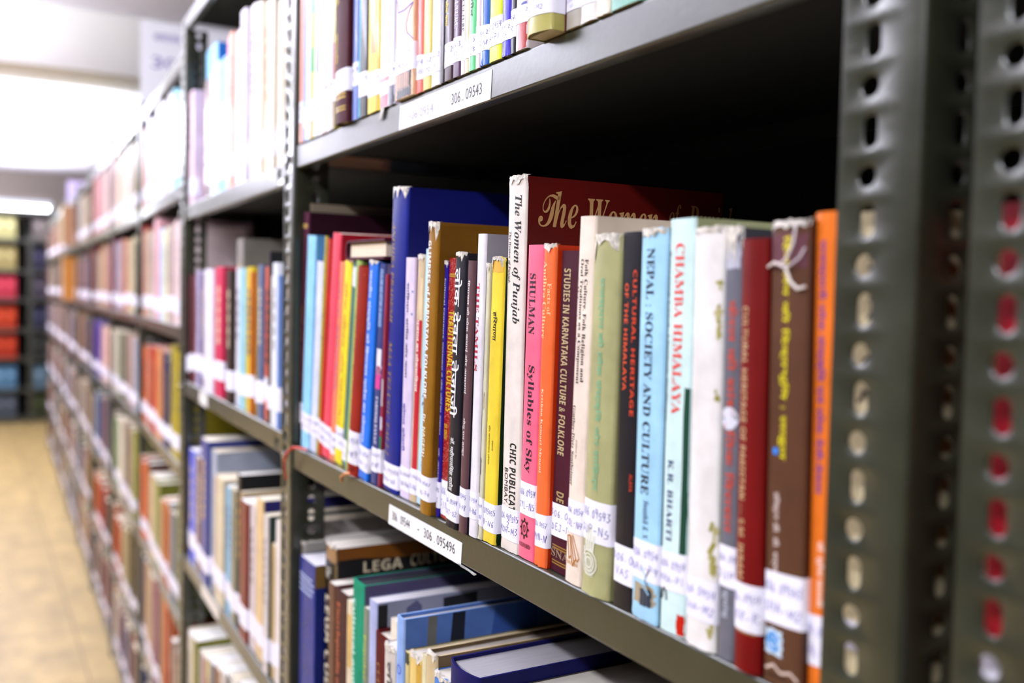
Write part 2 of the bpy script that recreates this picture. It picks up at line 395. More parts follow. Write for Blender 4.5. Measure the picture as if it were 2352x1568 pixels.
# ------------------------------------------------------------------ books
def yprof(w, rnd):
    c = min(.0016, w*.12)
    def f(x):
        t = max(0, min(1, x/w)); e = min(t, 1-t)*w
        return -rnd*(1-(2*t-1)**2) + (c*(1-math.sqrt(max(0, 1-(1-e/c)**2))) if e < c else 0)
    return f, c
FR = [0, .012, .035, .08, .2, .35, .5, .65, .8, .92, .965, .988, 1]
def cover_mesh(w, h, d, t, rnd, m1, m2, torn, rn, hard):
    f, c = yprof(w, rnd); sp = [(w*q, f(w*q)) for q in FR]
    wr = .0018
    outl = [(0, d), (0, d*.4), (0, wr)] + sp + [(w, wr), (w, d*.4), (w, d)]
    n = len(outl); mb = MB(); zs = [0, .004, h*.5, h-.012, h-.004, h]
    if torn: zs = [0, .003, .008, h*.3, h*.6, h-.014, h-.008, h-.004, h-.0015, h]
    vs = []
    jit = [rn.uniform(-1, 1) for _ in range(n)]
    for z in zs:
        e = max(0, (z-(h-.010))/.010) if torn else 0; e2 = max(0, (.006-z)/.006) if torn else 0
        for i, (x, y) in enumerate(outl):
            j = jit[i] if 2 < i < n-3 else jit[i]*.3
            vs.append((x + (0 if i in (0, n-1) else .0004*j*(e+e2)), y + rn.uniform(-.0009, .0007)*(e+e2), max(0, z + (j*.0013*e))))
    inner = []
    for z in (0, h):
        for i, (x, y) in enumerate(outl):
            xx = min(max(x, t), w-t); yy = y if i in (0, n-1) else max(y+t, y)
            inner.append((xx, yy, z + (jit[i]*(.3 if i < 3 or i > n-4 else 1)*.0013 if torn and z else 0)))
    k = len(zs); N0 = len(vs); vs += inner
    fs1 = []; fs2 = []
    for a in range(k-1):
        for i in range(n-1):
            fc = (a*n+i, a*n+i+1, (a+1)*n+i+1, (a+1)*n+i)
            (fs1 if 1 < i < n-3 else fs2).append(fc)
    fi = [(N0+i+1, N0+i, N0+n+i, N0+n+i+1) for i in range(n-1)]
    ft = [((k-1)*n+i, (k-1)*n+i+1, N0+n+i+1, N0+n+i) for i in range(n-1)]
    fb = [(i+1, i, N0+i, N0+i+1) for i in range(n-1)]
    fe = [((k-1)*n, N0+n, N0, 0), (N0+n-1, N0+2*n-1, (k-1)*n+n-1, n-1)]
    mb.v = vs; mb.m = [m1, m2]; mb.f = fs1 + ft + fs2 + fi + fb + fe
    mb.mi = [0]*(len(fs1)+len(ft)) + [1]*(len(fs2)+len(fi)+len(fb)+len(fe))
    return mb
def place(o, x, y, z, w, lean, ax=0.0, L=(0, 0)):
    """lean > 0 tips the top to the right; the book then rests on its right bottom corner"""
    a = math.radians(lean); piv = w if a > 0 else 0.0
    M = Matrix.Translation((x+piv, y, z)) @ Matrix.Rotation(a, 4, 'Y') @ Matrix.Translation((-piv, 0, 0))
    if ax or L != (0, 0):
        M = Matrix.Translation((L[0], L[1], 0)) @ Matrix.Rotation(ax, 4, 'Z') @ M
    o.matrix_world = M
PAGEC = ['e6dcc4', 'efe8d8', 'd8cbb0', 'f2eee6']
def label_path(w, f, wrap=.011, off=.00035):
    P = [(-off, wrap), (-off, .004)] + [(w*q + (-off if q == 0 else off if q == 1 else 0), f(w*q)-off) for q in FR] + [(w+off, .004), (w+off, wrap)]
    return P
def book(b, deck, grp, name='book', ax=0.0, L=(0, 0), writing=None, depth=None):
    rn = random.Random(b.get('id', '') + str(b['x']))
    w, h = b['w'], b['h']; hard = b.get('hard'); torn = b.get('torn'); rnd = b.get('rnd', .0008 if w > .012 else .0003)
    d = depth or (h*.66 + rn.uniform(-.008, .008)); d = min(d, DEPTH-.03)
    t = .0022 if hard else .0006; t = min(t, w*.15)
    m1 = mat('glitter' if b.get('spark') else 'cloth' if hard else 'cover', b['c']); m2 = mat('cloth' if hard else 'side', b.get('sc', b['c']))
    f, _ = yprof(w, rnd)
    root = cover_mesh(w, h, d, t, rnd, m1, m2, torn, rn, hard).obj(name, None, True)
    place(root, b['x'], b['y'], deck+.0004, w, b['le'], ax, L)
    tag(root, b['n'], 'book', grp)
    pg = MB(); pt = .0035 if hard else .0008
    pc = b.get('pg', rn.choice(PAGEC))
    pg.box((t+.0001, max(.0012, t+.0004), .0008 + (.002 if hard else 0)), (w-t-.0001, d-(.004 if hard else .0015), h-pt), mat('pages', pc)); pg.obj('page_block', root)
    if b.get('p'):
        pm = MB(); nx = 8; split = len(b['p']) < 5
        for z0, z1, a, c, colr in b['p']:
            z0 = max(z0, .0005); z1 = min(z1, h-.0015)
            if z1 <= z0: continue
            vs = []; nz = 6
            for j in range(nz+1):
                for i in range(nx+1):
                    x = w*(a+(c-a)*i/nx); e = (rn.uniform(-.0007, .0007) if i in (0, nx) and (z1-z0) > .004 else 0)
                    x = min(max(x+e, 0), w); z = z0+(z1-z0)*j/nz + (rn.uniform(-.0006, .0006) if j in (0, nz) and (z1-z0) > .006 else 0)
                    vs.append((x, f(x)-.00015, z))
            fs = [(j*(nx+1)+i, j*(nx+1)+i+1, (j+1)*(nx+1)+i+1, (j+1)*(nx+1)+i) for j in range(nz) for i in range(nx)]
            pm.add(vs, fs, mat('cover', colr))
            if split: pm.obj('printed_band' if z1-z0 < .003 else 'printed_panel', root, True); pm = MB()
        if pm.v: pm.obj('printed_panel', root, True)
    if b.get('t'):
        for s, st, z0, z1, a, c, colr, o in b['t']:
            tm = MB()
            g, fs, asp = glyphs(s, st)
            if o == 'V': vs = [(w*(a+(c-a)*v), z0+(z1-z0)*u) for u, v in g]
            else: vs = [(w*(a+(c-a)*u), z1+(z0-z1)*v) for u, v in g]
            tm.add([(x, f(x)-.0003, z) for x, z in vs], fs, mat('ink', colr))
            tm.obj('spine_title', root)
    if b.get('st'):
        for s, st, y0, y1, z0, z1, colr in b['st']:
            tm = MB()
            g, fs, asp = glyphs(s, st)
            tm.add([(w+.0003, y0+(y1-y0)*u, z0+(z1-z0)*v) for u, v in g], fs, mat('ink', colr))
            tm.obj('cover_title', root)
    if b.get('sq'):
        tm = MB()
        for pts, colr in b['sq']:
            tm.add([(w+.00015, y, z) for y, z in pts], [tuple(range(len(pts)))], mat('side', colr))
        tm.obj('cover_picture', root)
    if b.get('em'):
        tm = MB()
        for pts, wd, colr in b['em']:
            for (ax_, az), (bx, bz) in zip(pts, pts[1:]):
                dx, dz = bx-ax_, bz-az; l = math.hypot(dx, dz) or 1e-6; nx_, nz_ = -dz/l*wd/2, dx/l*wd/2; e = wd*.25/l
                q = [(ax_-nx_-dx*e, az-nz_-dz*e), (bx-nx_+dx*e, bz-nz_+dz*e), (bx+nx_+dx*e, bz+nz_+dz*e), (ax_+nx_-dx*e, az+nz_-dz*e)]
                tm.add([(x, f(x)-.0004, z) for x, z in q], [(0, 1, 2, 3)], mat('ink', colr))
        tm.obj('emblem', root)
    if torn:
        tm = MB(); n = 9; z = h
        fr = b.get('fr', 1); zz = [h - rn.uniform(.0015, .007)*rn.random()*fr-.001 for _ in range(n+1)]
        vs = [(w*i/n, f(w*i/n)-.0005-rn.random()*.0006, zz[i]) for i in range(n+1)] + [(w*i/n, f(w*i/n)-.0004-rn.random()*.001, h+rn.uniform(-.0002, .0016)) for i in range(n+1)]
        vs += [(w*i/n, f(w*i/n)+.0025, h+rn.uniform(.0003, .001)) for i in range(n+1)]
        fs = [(r*(n+1)+i, r*(n+1)+i+1, (r+1)*(n+1)+i+1, (r+1)*(n+1)+i) for r in range(2) for i in range(n)]
        tm.add(vs, fs, mat('torn', 'e4dcd0')); tm.obj('frayed_edge', root, True)
    if b.get('lab'):
        z0, z1 = b['lab']; P = label_path(w, f); n = len(P); sk = rn.uniform(-.0012, .0012)
        lm = MB(); zs = [z0, (z0+z1)/2, z1]
        lm.add([(x, y, z+sk*(x/w-.5)) for z in zs for x, y in P], [(a*n+i, a*n+i+1, (a+1)*n+i+1, (a+1)*n+i) for a in range(2) for i in range(n-1)], mat('paper', b.get('lc', 'f3f0fc')))
        lo = lm.obj('call_number_label', root, True)
        if writing:
            hm = MB(); H = z1-z0; pc = mat('ink', rn.choice(['4a44a8', '3c3a96', '5a56b4']))
            k = len(writing); yf = lambda x: f(min(max(x, 0), w)) - .0006
            for i, s in enumerate(writing):
                cw = min(w*1.02/len(s), H*.2); tw = cw*len(s); zc = z0 + H*(.70-.40*i/(max(1, k-1)))
                hh = min(H*.2, cw*1.7)
                hand(hm, s, (w-tw)/2, (w+tw)/2, zc-hh/2, zc+hh/2, yf, pc, rn)
            hm.obj('handwritten_number', lo)
    return root
MID=[
{'n': 'tall worn beige book standing behind the tall maroon one by left post', 'x': -1.2655, 'y': 0.02, 'w': 0.024, 'h': 0.318, 'le': 3, 'c': 'a89a86', 'id': 'beige', 'th': 1},
{'n': 'tall maroon cloth-bound book with gold band beside the left post', 'x': -1.2397, 'y': 0.01, 'w': 0.0235, 'h': 0.3047, 'le': 3.2, 'c': '58193c', 'sc': '3a0f26', 'lab': [0.0306, 0.0567], 't': [['▬▬', 'sans', 0.2897, 0.284, 0.15, 0.85, 'b99a5a', 'H'], ['कृति एवं संस्कृति', 'deva', 0.1853, 0.0823, 0.15, 0.5, 'a8703a', 'V']], 'hard': 1, 'id': 'maroon', 'th': 1},
{'n': 'pale sky-blue paperback with blue cover next to tall maroon book', 'x': -1.2156, 'y': 0.0073, 'w': 0.0324, 'h': 0.273, 'le': 4.2, 'c': 'a6dcf6', 'sc': '78b8ea', 'lab': [0.0224, 0.0463], 'id': 'lightblue', 'th': 1},
{'n': 'slim white paperback with dark blue cover beside the pale sky-blue one', 'x': -1.1825, 'y': 0.0088, 'w': 0.0235, 'h': 0.2405, 'le': 5, 'c': 'dfe3f6', 'sc': '24386e', 'lab': [0.0195, 0.0445], 'id': 'whiteslim', 'th': 1},
{'n': 'thin navy booklet with yellow spine lettering left of the narrow red book', 'x': -1.1584, 'y': 0.0089, 'w': 0.0085, 'h': 0.2715, 'le': 5.4, 'c': 'b8a83c', 'sc': '30406c', 'lab': [0.0201, 0.0458], 't': [['लोककला का संसार', 'deva', 0.2487, 0.1008, 0.1, 0.85, 'e8d83a', 'V']], 'id': 'yellowtext', 'th': 1},
{'n': 'narrow brick-red paperback leaning on the pink-red book', 'x': -1.1498, 'y': 0.009, 'w': 0.0136, 'h': 0.2673, 'le': 6.2, 'c': 'c8321e', 'lab': [0.0169, 0.043], 'id': 'red', 'th': 1},
{'n': 'pink-red glossy paperback with crimson cover under end of lying maroon book', 'x': -1.1356, 'y': 0.009, 'w': 0.0278, 'h': 0.2727, 'le': 7, 'c': 'ee5a70', 'sc': 'c02038', 'lab': [0.0125, 0.0394], 'id': 'pinkred', 'th': 1},
{'n': 'salmon paperback with purple Hindi lettering beside the yellow one', 'x': -1.1073, 'y': 0.0091, 'w': 0.0161, 'h': 0.2387, 'le': 7.2, 'c': 'f39a78', 'lab': [0.0087, 0.0351], 't': [['लोक संस्कृति', 'deva', 0.2189, 0.0844, 0.25, 0.6, 'b06ab0', 'V']], 'id': 'salmon', 'th': 1},
{'n': 'bright yellow paperback with magenta cover between salmon and teal books', 'x': -1.0906, 'y': 0.0091, 'w': 0.0252, 'h': 0.2388, 'le': 7.2, 'c': 'f2e23c', 'sc': 'dd3fa0', 'lab': [0.0176, 0.0436], 't': [['लोक जीवन और लोकगीत', 'deva', 0.2138, 0.0453, 0.3, 0.65, 'e08a4a', 'V']], 'id': 'yellow', 'th': 1},
{'n': 'teal paperback with white boxed title near its top and green cover', 'x': -1.064, 'y': 0.0091, 'w': 0.027, 'h': 0.2414, 'le': 7, 'c': '4f8078', 'sc': 'a8c070', 'lab': [0.0062, 0.0307], 't': [], 'p': [[0.2088, 0.2313, 0.15, 0.75, 'e8ecec']], 'id': 'teal', 'th': 1},
{'n': 'slim leaf-green book squeezed between teal and brick-red books', 'x': -1.0364, 'y': 0.0033, 'w': 0.0162, 'h': 0.2389, 'le': 7, 'c': 'a4bc6c', 'sc': '7a8c48', 'id': 'green', 'th': 1},
{'n': 'rusty brick-red hardback with gold lettering, lower label of two beside blue', 'x': -1.0193, 'y': 0.0003, 'w': 0.0288, 'h': 0.2309, 'le': 6.9, 'c': 'a83a28', 'lab': [0.013, 0.0498], 't': [['उत्तर प्रदेश की लोककला', 'deva', 0.2087, 0.0674, 0.15, 0.45, 'e0a030', 'V'], ['━', 'sans', 0.224, 0.2216, 0.15, 0.85, 'e07030', 'H']], 'p': [[0.0076, 0.0095, 0.0, 1.0, '7a2418'], [0.0052, 0.0066, 0.0, 1.0, '7a2418']], 'hard': 1, 'rnd': 0.004, 'id': 'brick', 'th': 1},
{'n': 'bright azure paperback with large white Hindi title and curled plastic top', 'x': -0.9871, 'y': 0.0012, 'w': 0.0251, 'h': 0.2361, 'le': 6, 'c': '2f86e8', 'sc': '2a70c8', 'lab': [0.0096, 0.0363], 't': [['भारतीय संस्कृति को हिमाचल प्रदेश का योगदान', 'deva', 0.2266, 0.0399, 0.12, 0.55, 'eaf2ff', 'V']], 'torn': 1, 'id': 'blue11', 'th': 1},
{'n': 'indigo paperback lettered FAROOQ beside the large royal blue book', 'x': -0.9564, 'y': 0.0035, 'w': 0.0166, 'h': 0.2335, 'le': 4.5, 'c': '51568e', 'sc': '9a8aa8', 'lab': [0.0137, 0.0393], 't': [['FOLKLORE AND HISTORY OF KASHMIR', 'sansb', 0.2273, 0.1677, 0.25, 0.75, 'a9c8f0', 'V'], ['FAROOQ FAYAZ', 'serif', 0.0943, 0.0436, 0.35, 0.75, 'eeeef8', 'V']], 'p': [[0.1172, 0.1448, 0.2, 1, 'f0eef4'], [0.1025, 0.1264, 0.2, 1, 'e85aa8']], 'id': 'indigo', 'th': 1},
{'n': 'thin booklet with red, white and green spine beside royal blue book', 'x': -0.9364, 'y': 0.0035, 'w': 0.006, 'h': 0.2225, 'le': 3.6, 'c': 'a83a52', 'lab': [0.0152, 0.04], 'p': [[0.04, 0.0537, 0, 1, '2a8a6a'], [0.0857, 0.1141, 0, 1, 'c8b4b8'], [0.0606, 0.0743, 0, 1, 'd8d0e0']], 'id': 'strip', 'th': 1},
{'n': 'tall royal blue book standing above its neighbours with gold spine lettering', 'x': -0.9278, 'y': 0.0064, 'w': 0.0395, 'h': 0.3077, 'le': 2.9, 'c': '1c2f96', 'sc': '1a237e', 'lab': [0.0037, 0.0283], 't': [['ANDHRA PRADESH', 'serifi', 0.274, 0.1711, 0.12, 0.36, 'a58a3c', 'V'], ['MAA TELUGU TALLI', 'serifi', 0.1532, 0.0342, 0.15, 0.4, 'a58a3c', 'V']], 'torn': 1, 'rnd': 0.002, 'id': 'blue', 'th': 1},
{'n': 'lilac-white paperback with dark blue Hindi title, right of royal blue book', 'x': -0.8833, 'y': 0.0063, 'w': 0.0226, 'h': 0.238, 'le': 1.6, 'c': 'e6d8ee', 'sc': 'c0b0c4', 'lab': [0.0074, 0.0311], 't': [['साहित्य, संगीत और कला', 'deva', 0.2136, 0.1191, 0.2, 0.55, '2a2860', 'V'], ['कोमल कोठारी', 'deva', 0.0943, 0.046, 0.15, 0.5, '5a58b8', 'V']], 'id': 'lavender', 'th': 1},
{'n': 'cream and crimson patterned paperback left of the mustard book', 'x': -0.8601, 'y': 0.0067, 'w': 0.016, 'h': 0.2397, 'le': 3, 'c': 'd8c4a4', 'sc': 'c83a4a', 'lab': [0.0074, 0.0327], 't': [['गुजरात का लोकसाहित्य', 'deva', 0.1779, 0.1083, 0.2, 0.7, 'fff4f0', 'V']], 'p': [[0.0319, 0.1779, 0.3, 1, 'cc2c44'], [0.1779, 0.2178, 0.55, 0.9, 'e6d2b0']], 'torn': 1, 'id': 'floral', 'th': 1},
{'n': 'very thin pale blue booklet beside the mustard book, partly hidden', 'x': -0.8435, 'y': 0.0068, 'w': 0.0293, 'h': 0.2444, 'le': 3, 'c': 'c6e4f2', 'lab': [0.0072, 0.0317], 't': [['सांस्कृतिक विरासत', 'deva', 0.1263, 0.0368, 0.2, 0.8, '4a5a80', 'V']], 'id': 'paleblue', 'th': 1},
{'n': 'mustard book wrapped in torn clear film, titled Glimpses of Karnataka Folklore', 'x': -0.8116, 'y': -0.004, 'w': 0.0206, 'h': 0.2672, 'le': 2.4, 'c': 'a67a22', 'sc': '8a6212', 'lab': [0.0127, 0.0355], 't': [['GLIMPSES of KARNATAKA FOLKLORE', 'sansb', 0.251, 0.107, 0.08, 0.5, 'f6f2ec', 'V'], ['Dr. NAGESH', 'sansb', 0.0921, 0.0527, 0.12, 0.48, 'efe4cc', 'V']], 'torn': 1, 'rnd': 0.0015, 'id': 'mustard', 'th': 1},
{'n': 'violet-blue paperback with white lettering between mustard and sparkling red books', 'x': -0.7904, 'y': 0.0027, 'w': 0.0064, 'h': 0.2322, 'le': 2.55, 'c': '3c2aa4', 'sc': '3a1426', 'lab': [0.0078, 0.0319], 't': [['Cultural Contours: धर्मशास्त्र के लोक विधि का अध्ययन', 'sansb', 0.2175, 0.0752, 0.2, 0.75, 'f2f0ff', 'V'], ['डॉ. आनन्द कुमार', 'deva', 0.0634, 0.0099, 0.2, 0.7, 'd8d0ff', 'V']], 'torn': 1, 'id': 'purple', 'th': 1},
{'n': 'glittering red book with yellow title Traditional Cultures, left of black book', 'x': -0.7824, 'y': 0.0036, 'w': 0.0281, 'h': 0.2347, 'le': 2.24, 'c': 'a81e1e', 'lab': [0.0034, 0.0352], 't': [['TRADITIONAL CULTURES', 'sansb', 0.1881, 0.0978, 0.15, 0.6, 'd8c22a', 'V'], ['DR. SINGH', 'sansb', 0.086, 0.0723, 0.1, 0.35, 'd8b82a', 'V']], 'p': [[0.2194, 0.221, 0.0, 1.0, 'c8a040'], [0.2178, 0.219, 0.0, 1.0, 'c8a040']], 'spark': 1, 'id': 'redsparkle', 'th': 1},
{'n': 'black book with very large white Hindi title down the spine', 'x': -0.7537, 'y': -0.005, 'w': 0.0217, 'h': 0.2383, 'le': 2.66, 'c': '2a2632', 'sc': '201e26', 'lab': [0.0064, 0.0306], 't': [['लोक देवता तेजाजी', 'deva', 0.2254, 0.0967, 0.02, 0.72, 'fbfbfb', 'V'], ['डॉ. महीपालसिंह राठौड़', 'deva', 0.0789, 0.0322, 0.2, 0.62, 'f2f2f2', 'V']], 'torn': 1, 'id': 'blackhindi', 'th': 1},
{'n': 'mauve-brown slim book with thin white Hindi title beside The Tamils', 'x': -0.7299, 'y': -0.0041, 'w': 0.0124, 'h': 0.2317, 'le': 2.2, 'c': '73555a', 'sc': '252a38', 'lab': [0.0151, 0.0391], 't': [['हिमाचल की लोक कथाएं और आस्थाएं', 'deva', 0.2152, 0.1191, 0.15, 0.6, 'f2ecec', 'V'], ['मौलू राम ठाकुर', 'deva', 0.0987, 0.0661, 0.2, 0.62, 'f0e6e6', 'V']], 'id': 'brown', 'th': 1},
{'n': 'white book titled The Tamils in crimson with plain grey cover', 'x': -0.715, 'y': -0.0019, 'w': 0.0135, 'h': 0.2534, 'le': 1.6, 'c': 'f0ecf2', 'sc': 'b0aeb8', 'lab': [0.0151, 0.0383], 't': [['THE TAMILS', 'serif', 0.2126, 0.1397, 0.12, 0.55, 'c4244a', 'V']], 'id': 'tamils', 'th': 1},
{'n': 'thin ivory booklet with cracked spine between The Tamils and the yellow book', 'x': -0.7009, 'y': -0.0001, 'w': 0.0056, 'h': 0.2284, 'le': 1.6, 'c': 'dcd8be', 'sc': 'd0ccb0', 'lab': [0.0117, 0.0354], 'p': [[0.0543, 0.0681, 0.2, 0.35, '6a5a50'], [0.109, 0.1235, 0.5, 0.6, 'b8a080']], 'torn': 1, 'id': 'cream', 'th': 1},
{'n': 'yellow book with bold black Hindi word on spine beside The Women of Punjab', 'x': -0.6947, 'y': 0.001, 'w': 0.0201, 'h': 0.2333, 'le': 1.8, 'c': 'f2da4e', 'sc': '1e3c20', 'lab': [0.0093, 0.0332], 't': [['हरियाणा', 'deva', 0.19, 0.1661, 0.28, 0.66, '121010', 'V'], ['डॉ० जयभगवान गोयल', 'deva', 0.097, 0.0645, 0.28, 0.42, '403808', 'V'], ['सम्पादक', 'deva', 0.0852, 0.0766, 0.55, 0.66, '403808', 'V']], 'p': [[0.2213, 0.234, 0.1, 0.95, 'eac05c']], 'torn': 1, 'id': 'haryana', 'th': 1},
{'n': 'tallest white-spined book, The Women of Punjab, with dark red front cover', 'x': -0.6692, 'y': 0.0041, 'w': 0.0273, 'h': 0.2959, 'le': 0.3, 'c': 'efe6de', 'sc': '6e130c', 'lab': [0.009, 0.0351], 't': [['The Women of Punjab', 'ital', 0.2814, 0.1814, 0.36, 0.82, '100e0e', 'V'], ['The Women of Punjab', 'ital', 0.2536, 0.2135, 0.08, 0.26, '2a2826', 'V'], ['CHIC PUBLICAT', 'sansb', 0.087, 0.0331, 0.5, 0.83, '161414', 'V'], ['BOMBAY.', 'sans', 0.066, 0.0366, 0.2, 0.42, '161414', 'V']], 'torn': 1, 'rnd': 0.0012, 'id': 'wop', 'th': 1},
{'n': 'rose pink book lettered SHULMAN, Syllables of Sky, with black gear emblem', 'x': -0.6413, 'y': 0.0043, 'w': 0.023, 'h': 0.2418, 'le': 1.3, 'c': 'f87f9c', 'sc': 'e06080', 'lab': [0.0342, 0.0595], 't': [['SHULMAN', 'serif', 0.2202, 0.1738, 0.22, 0.62, '3c1030', 'V'], ['Syllables of Sky', 'serif', 0.1502, 0.0675, 0.25, 0.72, '3c1030', 'V'], ['OXFORD', 'serif', 0.0121, 0.0087, 0.1, 0.82, '50182c', 'H']], 'id': 'shulman', 'th': 1},
{'n': 'orange book, Facts of Andhra Culture, with torn plastic edge', 'x': -0.617, 'y': 0.0041, 'w': 0.0169, 'h': 0.2411, 'le': 1.1, 'c': 'fa8048', 'sc': 'e04a14', 'lab': [0.0146, 0.0396], 't': [['Andhra Culture', 'serif', 0.2292, 0.1715, 0.08, 0.42, 'ffc898', 'V'], ['Facts of', 'serif', 0.2128, 0.1892, 0.5, 0.8, 'ffc898', 'V'], ['Krishna Kumari Myneni', 'serif', 0.1341, 0.0706, 0.22, 0.45, 'ffdcc0', 'V']], 'torn': 1, 'id': 'andhra', 'th': 1},
{'n': 'burgundy hardback, Studies in Karnataka Culture and Folklore, gold lettering', 'x': -0.5995, 'y': 0.0073, 'w': 0.0286, 'h': 0.2361, 'le': 1.63, 'c': '561430', 'sc': '44102a', 'lab': [0.0263, 0.051], 't': [['STUDIES IN KARNATAKA CULTURE & FOLKLORE', 'sansb', 0.2232, 0.0869, 0.2, 0.52, 'c8b48c', 'V'], ['DE', 'sansb', 0.0598, 0.0521, 0.25, 0.6, 'b8a474', 'V'], ['SNA', 'serif', 0.0166, 0.0108, 0.08, 0.92, 'a8927a', 'H']], 'p': [[0.0188, 0.0198, 0.0, 1.0, 'a8843c'], [0.0168, 0.017900000000000003, 0.0, 1.0, 'a8843c'], [0.0074, 0.0084, 0.0, 1.0, 'a8843c'], [0.0054, 0.0064, 0.0, 1.0, 'a8843c']], 'hard': 1, 'id': 'studies', 'th': 1},
{'n': 'cream book, Folk Culture, Folk Religion and Oral Traditions, small black print', 'x': -0.5702, 'y': 0.002, 'w': 0.0197, 'h': 0.2589, 'le': 1.94, 'c': 'f4e4d6', 'sc': 'e8d8c6', 'lab': [0.0363, 0.0598], 't': [['Folk Culture, Folk Religion and', 'serif', 0.2294, 0.1438, 0.45, 0.7, '352a20', 'V'], ['Oral Traditions as a Component', 'serif', 0.2294, 0.142, 0.18, 0.42, '352a20', 'V'], ['in Maharashtrian Culture', 'serif', 0.2165, 0.158, -0.02, 0.14, '5a5044', 'V'], ['Günther-Dietz Sontheimer', 'serif', 0.1266, 0.0695, 0.1, 0.3, '54483c', 'V'], ['Edited by', 'serifi', 0.1031, 0.0893, 0.38, 0.5, '8a7c6c', 'V'], ['MANOHAR', 'sans', 0.016, 0.0132, 0.08, 0.86, 'c09040', 'H']], 'id': 'folk', 'th': 1},
{'n': 'khaki book with faint green Hindi title and white hand drawing at foot', 'x': -0.5474, 'y': 0.0014, 'w': 0.0316, 'h': 0.2445, 'le': 1.2, 'c': 'b9b78a', 'sc': 'a8a678', 'lab': [0.0369, 0.0654], 't': [['राजस्थान की लोक संस्कृति और साहित्य', 'deva', 0.2164, 0.0723, 0.36, 0.62, '8ac09a', 'V']], 'torn': 1, 'rnd': 0.003, 'id': 'khaki', 'th': 1},
{'n': 'black book with orange lettering, of the Himalaya, scuffed plastic at top', 'x': -0.5118, 'y': 0.0024, 'w': 0.0218, 'h': 0.2459, 'le': 0.2, 'c': '2a2830', 'sc': '1c1a20', 'lab': [0.0165, 0.0418], 't': [['OF THE HIMALAYA', 'sansb', 0.2128, 0.143, 0.22, 0.42, 'e0602a', 'V'], ['CULTURAL HERITAGE', 'sansb', 0.2214, 0.1272, 0.62, 0.8, 'd8501e', 'V'], ['ALAYA', 'sansb', 0.0897, 0.0782, 0.7, 0.85, 'c84a20', 'V']], 'id': 'black', 'th': 1},
{'n': 'sky blue book titled NEPAL : SOCIETY AND CULTURE in black capitals', 'x': -0.4887, 'y': 0.0006, 'w': 0.0259, 'h': 0.2461, 'le': 0, 'c': 'b4def6', 'sc': '34445c', 'lab': [0.0258, 0.0508], 't': [['NEPAL : SOCIETY AND CULTURE', 'serif', 0.2347, 0.0801, 0.28, 0.58, '141c34', 'V'], ['Swasthik K. N.', 'serifi', 0.0767, 0.0517, 0.4, 0.62, '44506a', 'V']], 'p': [[0.0103, 0.023, 0.02, 0.98, 'b4a890'], [0.0095, 0.0207, 0.35, 0.8, '26405a']], 'torn': 1, 'id': 'nepal', 'th': 1},
{'n': 'very pale mint book titled CHAMBA HIMALAYA in red capitals', 'x': -0.4616, 'y': 0.002, 'w': 0.0231, 'h': 0.2515, 'le': -0.2, 'c': 'dcf2f0', 'sc': 'b4b890', 'lab': [0.026, 0.0495], 't': [['CHAMBA HIMALAYA', 'serif', 0.2368, 0.1338, 0.3, 0.66, 'e83820', 'V'], ['Amazing Land, Unique Culture', 'sans', 0.2334, 0.1292, 0.0, 0.12, '404040', 'V'], ['K.R. BHARTI', 'serif', 0.1059, 0.0556, 0.22, 0.45, '2c2478', 'V']], 'p': [[0.0504, 0.1506, 0.78, 1.0, '2a5a48'], [0.0009, 0.0133, 0.72, 1, 'd02a14']], 'id': 'chamba', 'th': 1},
{'n': 'plain off-white book with olive stain down its edge beside grey book', 'x': -0.4368, 'y': 0.002, 'w': 0.0255, 'h': 0.2443, 'le': -0.5, 'c': 'efebe8', 'sc': 'a8a468', 'lab': [0.0165, 0.0407], 'p': [[0.1902, 0.2159, 0.86, 1, 'a8a058'], [0.1619, 0.1747, 0.88, 1, 'a8a058'], [0.0446, 0.0845, 0.84, 0.98, 'bcb07a'], [0.0055, 0.0133, 0.75, 1, 'a8a860']], 'torn': 1, 'rnd': 0.002, 'id': 'white', 'th': 1},
{'n': 'grey book with faded red Hindi title and silvery wrinkled top', 'x': -0.4094, 'y': 0.0023, 'w': 0.0138, 'h': 0.2436, 'le': -0.9, 'c': '7c7c86', 'sc': '5a5a62', 'lab': [0.0416, 0.065], 't': [['केरल की सांस्कृतिक विरासत', 'deva', 0.2035, 0.0722, 0.2, 0.85, 'd0563c', 'V'], ['सुधांशु', 'deva', 0.0399, 0.0237, 0.3, 0.7, 'c8ccd8', 'V']], 'p': [[0.2208, 0.2356, 0.1, 0.9, 'c4c4d0']], 'torn': 1, 'id': 'grey', 'th': 1},
{'n': 'deep red hardback, Cultural Heritage of Pakistan, with pale gold lettering', 'x': -0.3947, 'y': 0.0015, 'w': 0.02, 'h': 0.2368, 'le': -1.0, 'c': '86100e', 'sc': '6a0c0c', 'lab': [0.0226, 0.0486], 't': [['CULTURAL HERITAGE OF PAKISTAN — S.M. IKRAM', 'sansb', 0.2001, 0.0504, 0.2, 0.46, 'c8a880', 'V']], 'p': [[0.0213, 0.022500000000000003, 0.0, 1.0, 'a88858']], 'hard': 1, 'rnd': 0.003, 'id': 'darkred', 'th': 1},
{'n': 'thick brown book with yellow Hindi title, white string and blue emblem sticker', 'x': -0.3734, 'y': 0.0029, 'w': 0.0273, 'h': 0.2445, 'le': -1.2, 'c': '6e4c38', 'sc': '44100e', 'lab': [0.0324, 0.06], 't': [['हिमालय की दिव्यभूमि : लाहुल', 'deva', 0.2376, 0.1199, 0.32, 0.56, 'e8dc22', 'V'], ['डॉक्टर डी. डी. शर्मा', 'deva', 0.1024, 0.0591, 0.2, 0.4, 'e8d8d0', 'V']], 'p': [[0.2204, 0.239, 0.05, 0.95, '7a5058']], 'torn': 1, 'id': 'brownstr', 'th': 1},
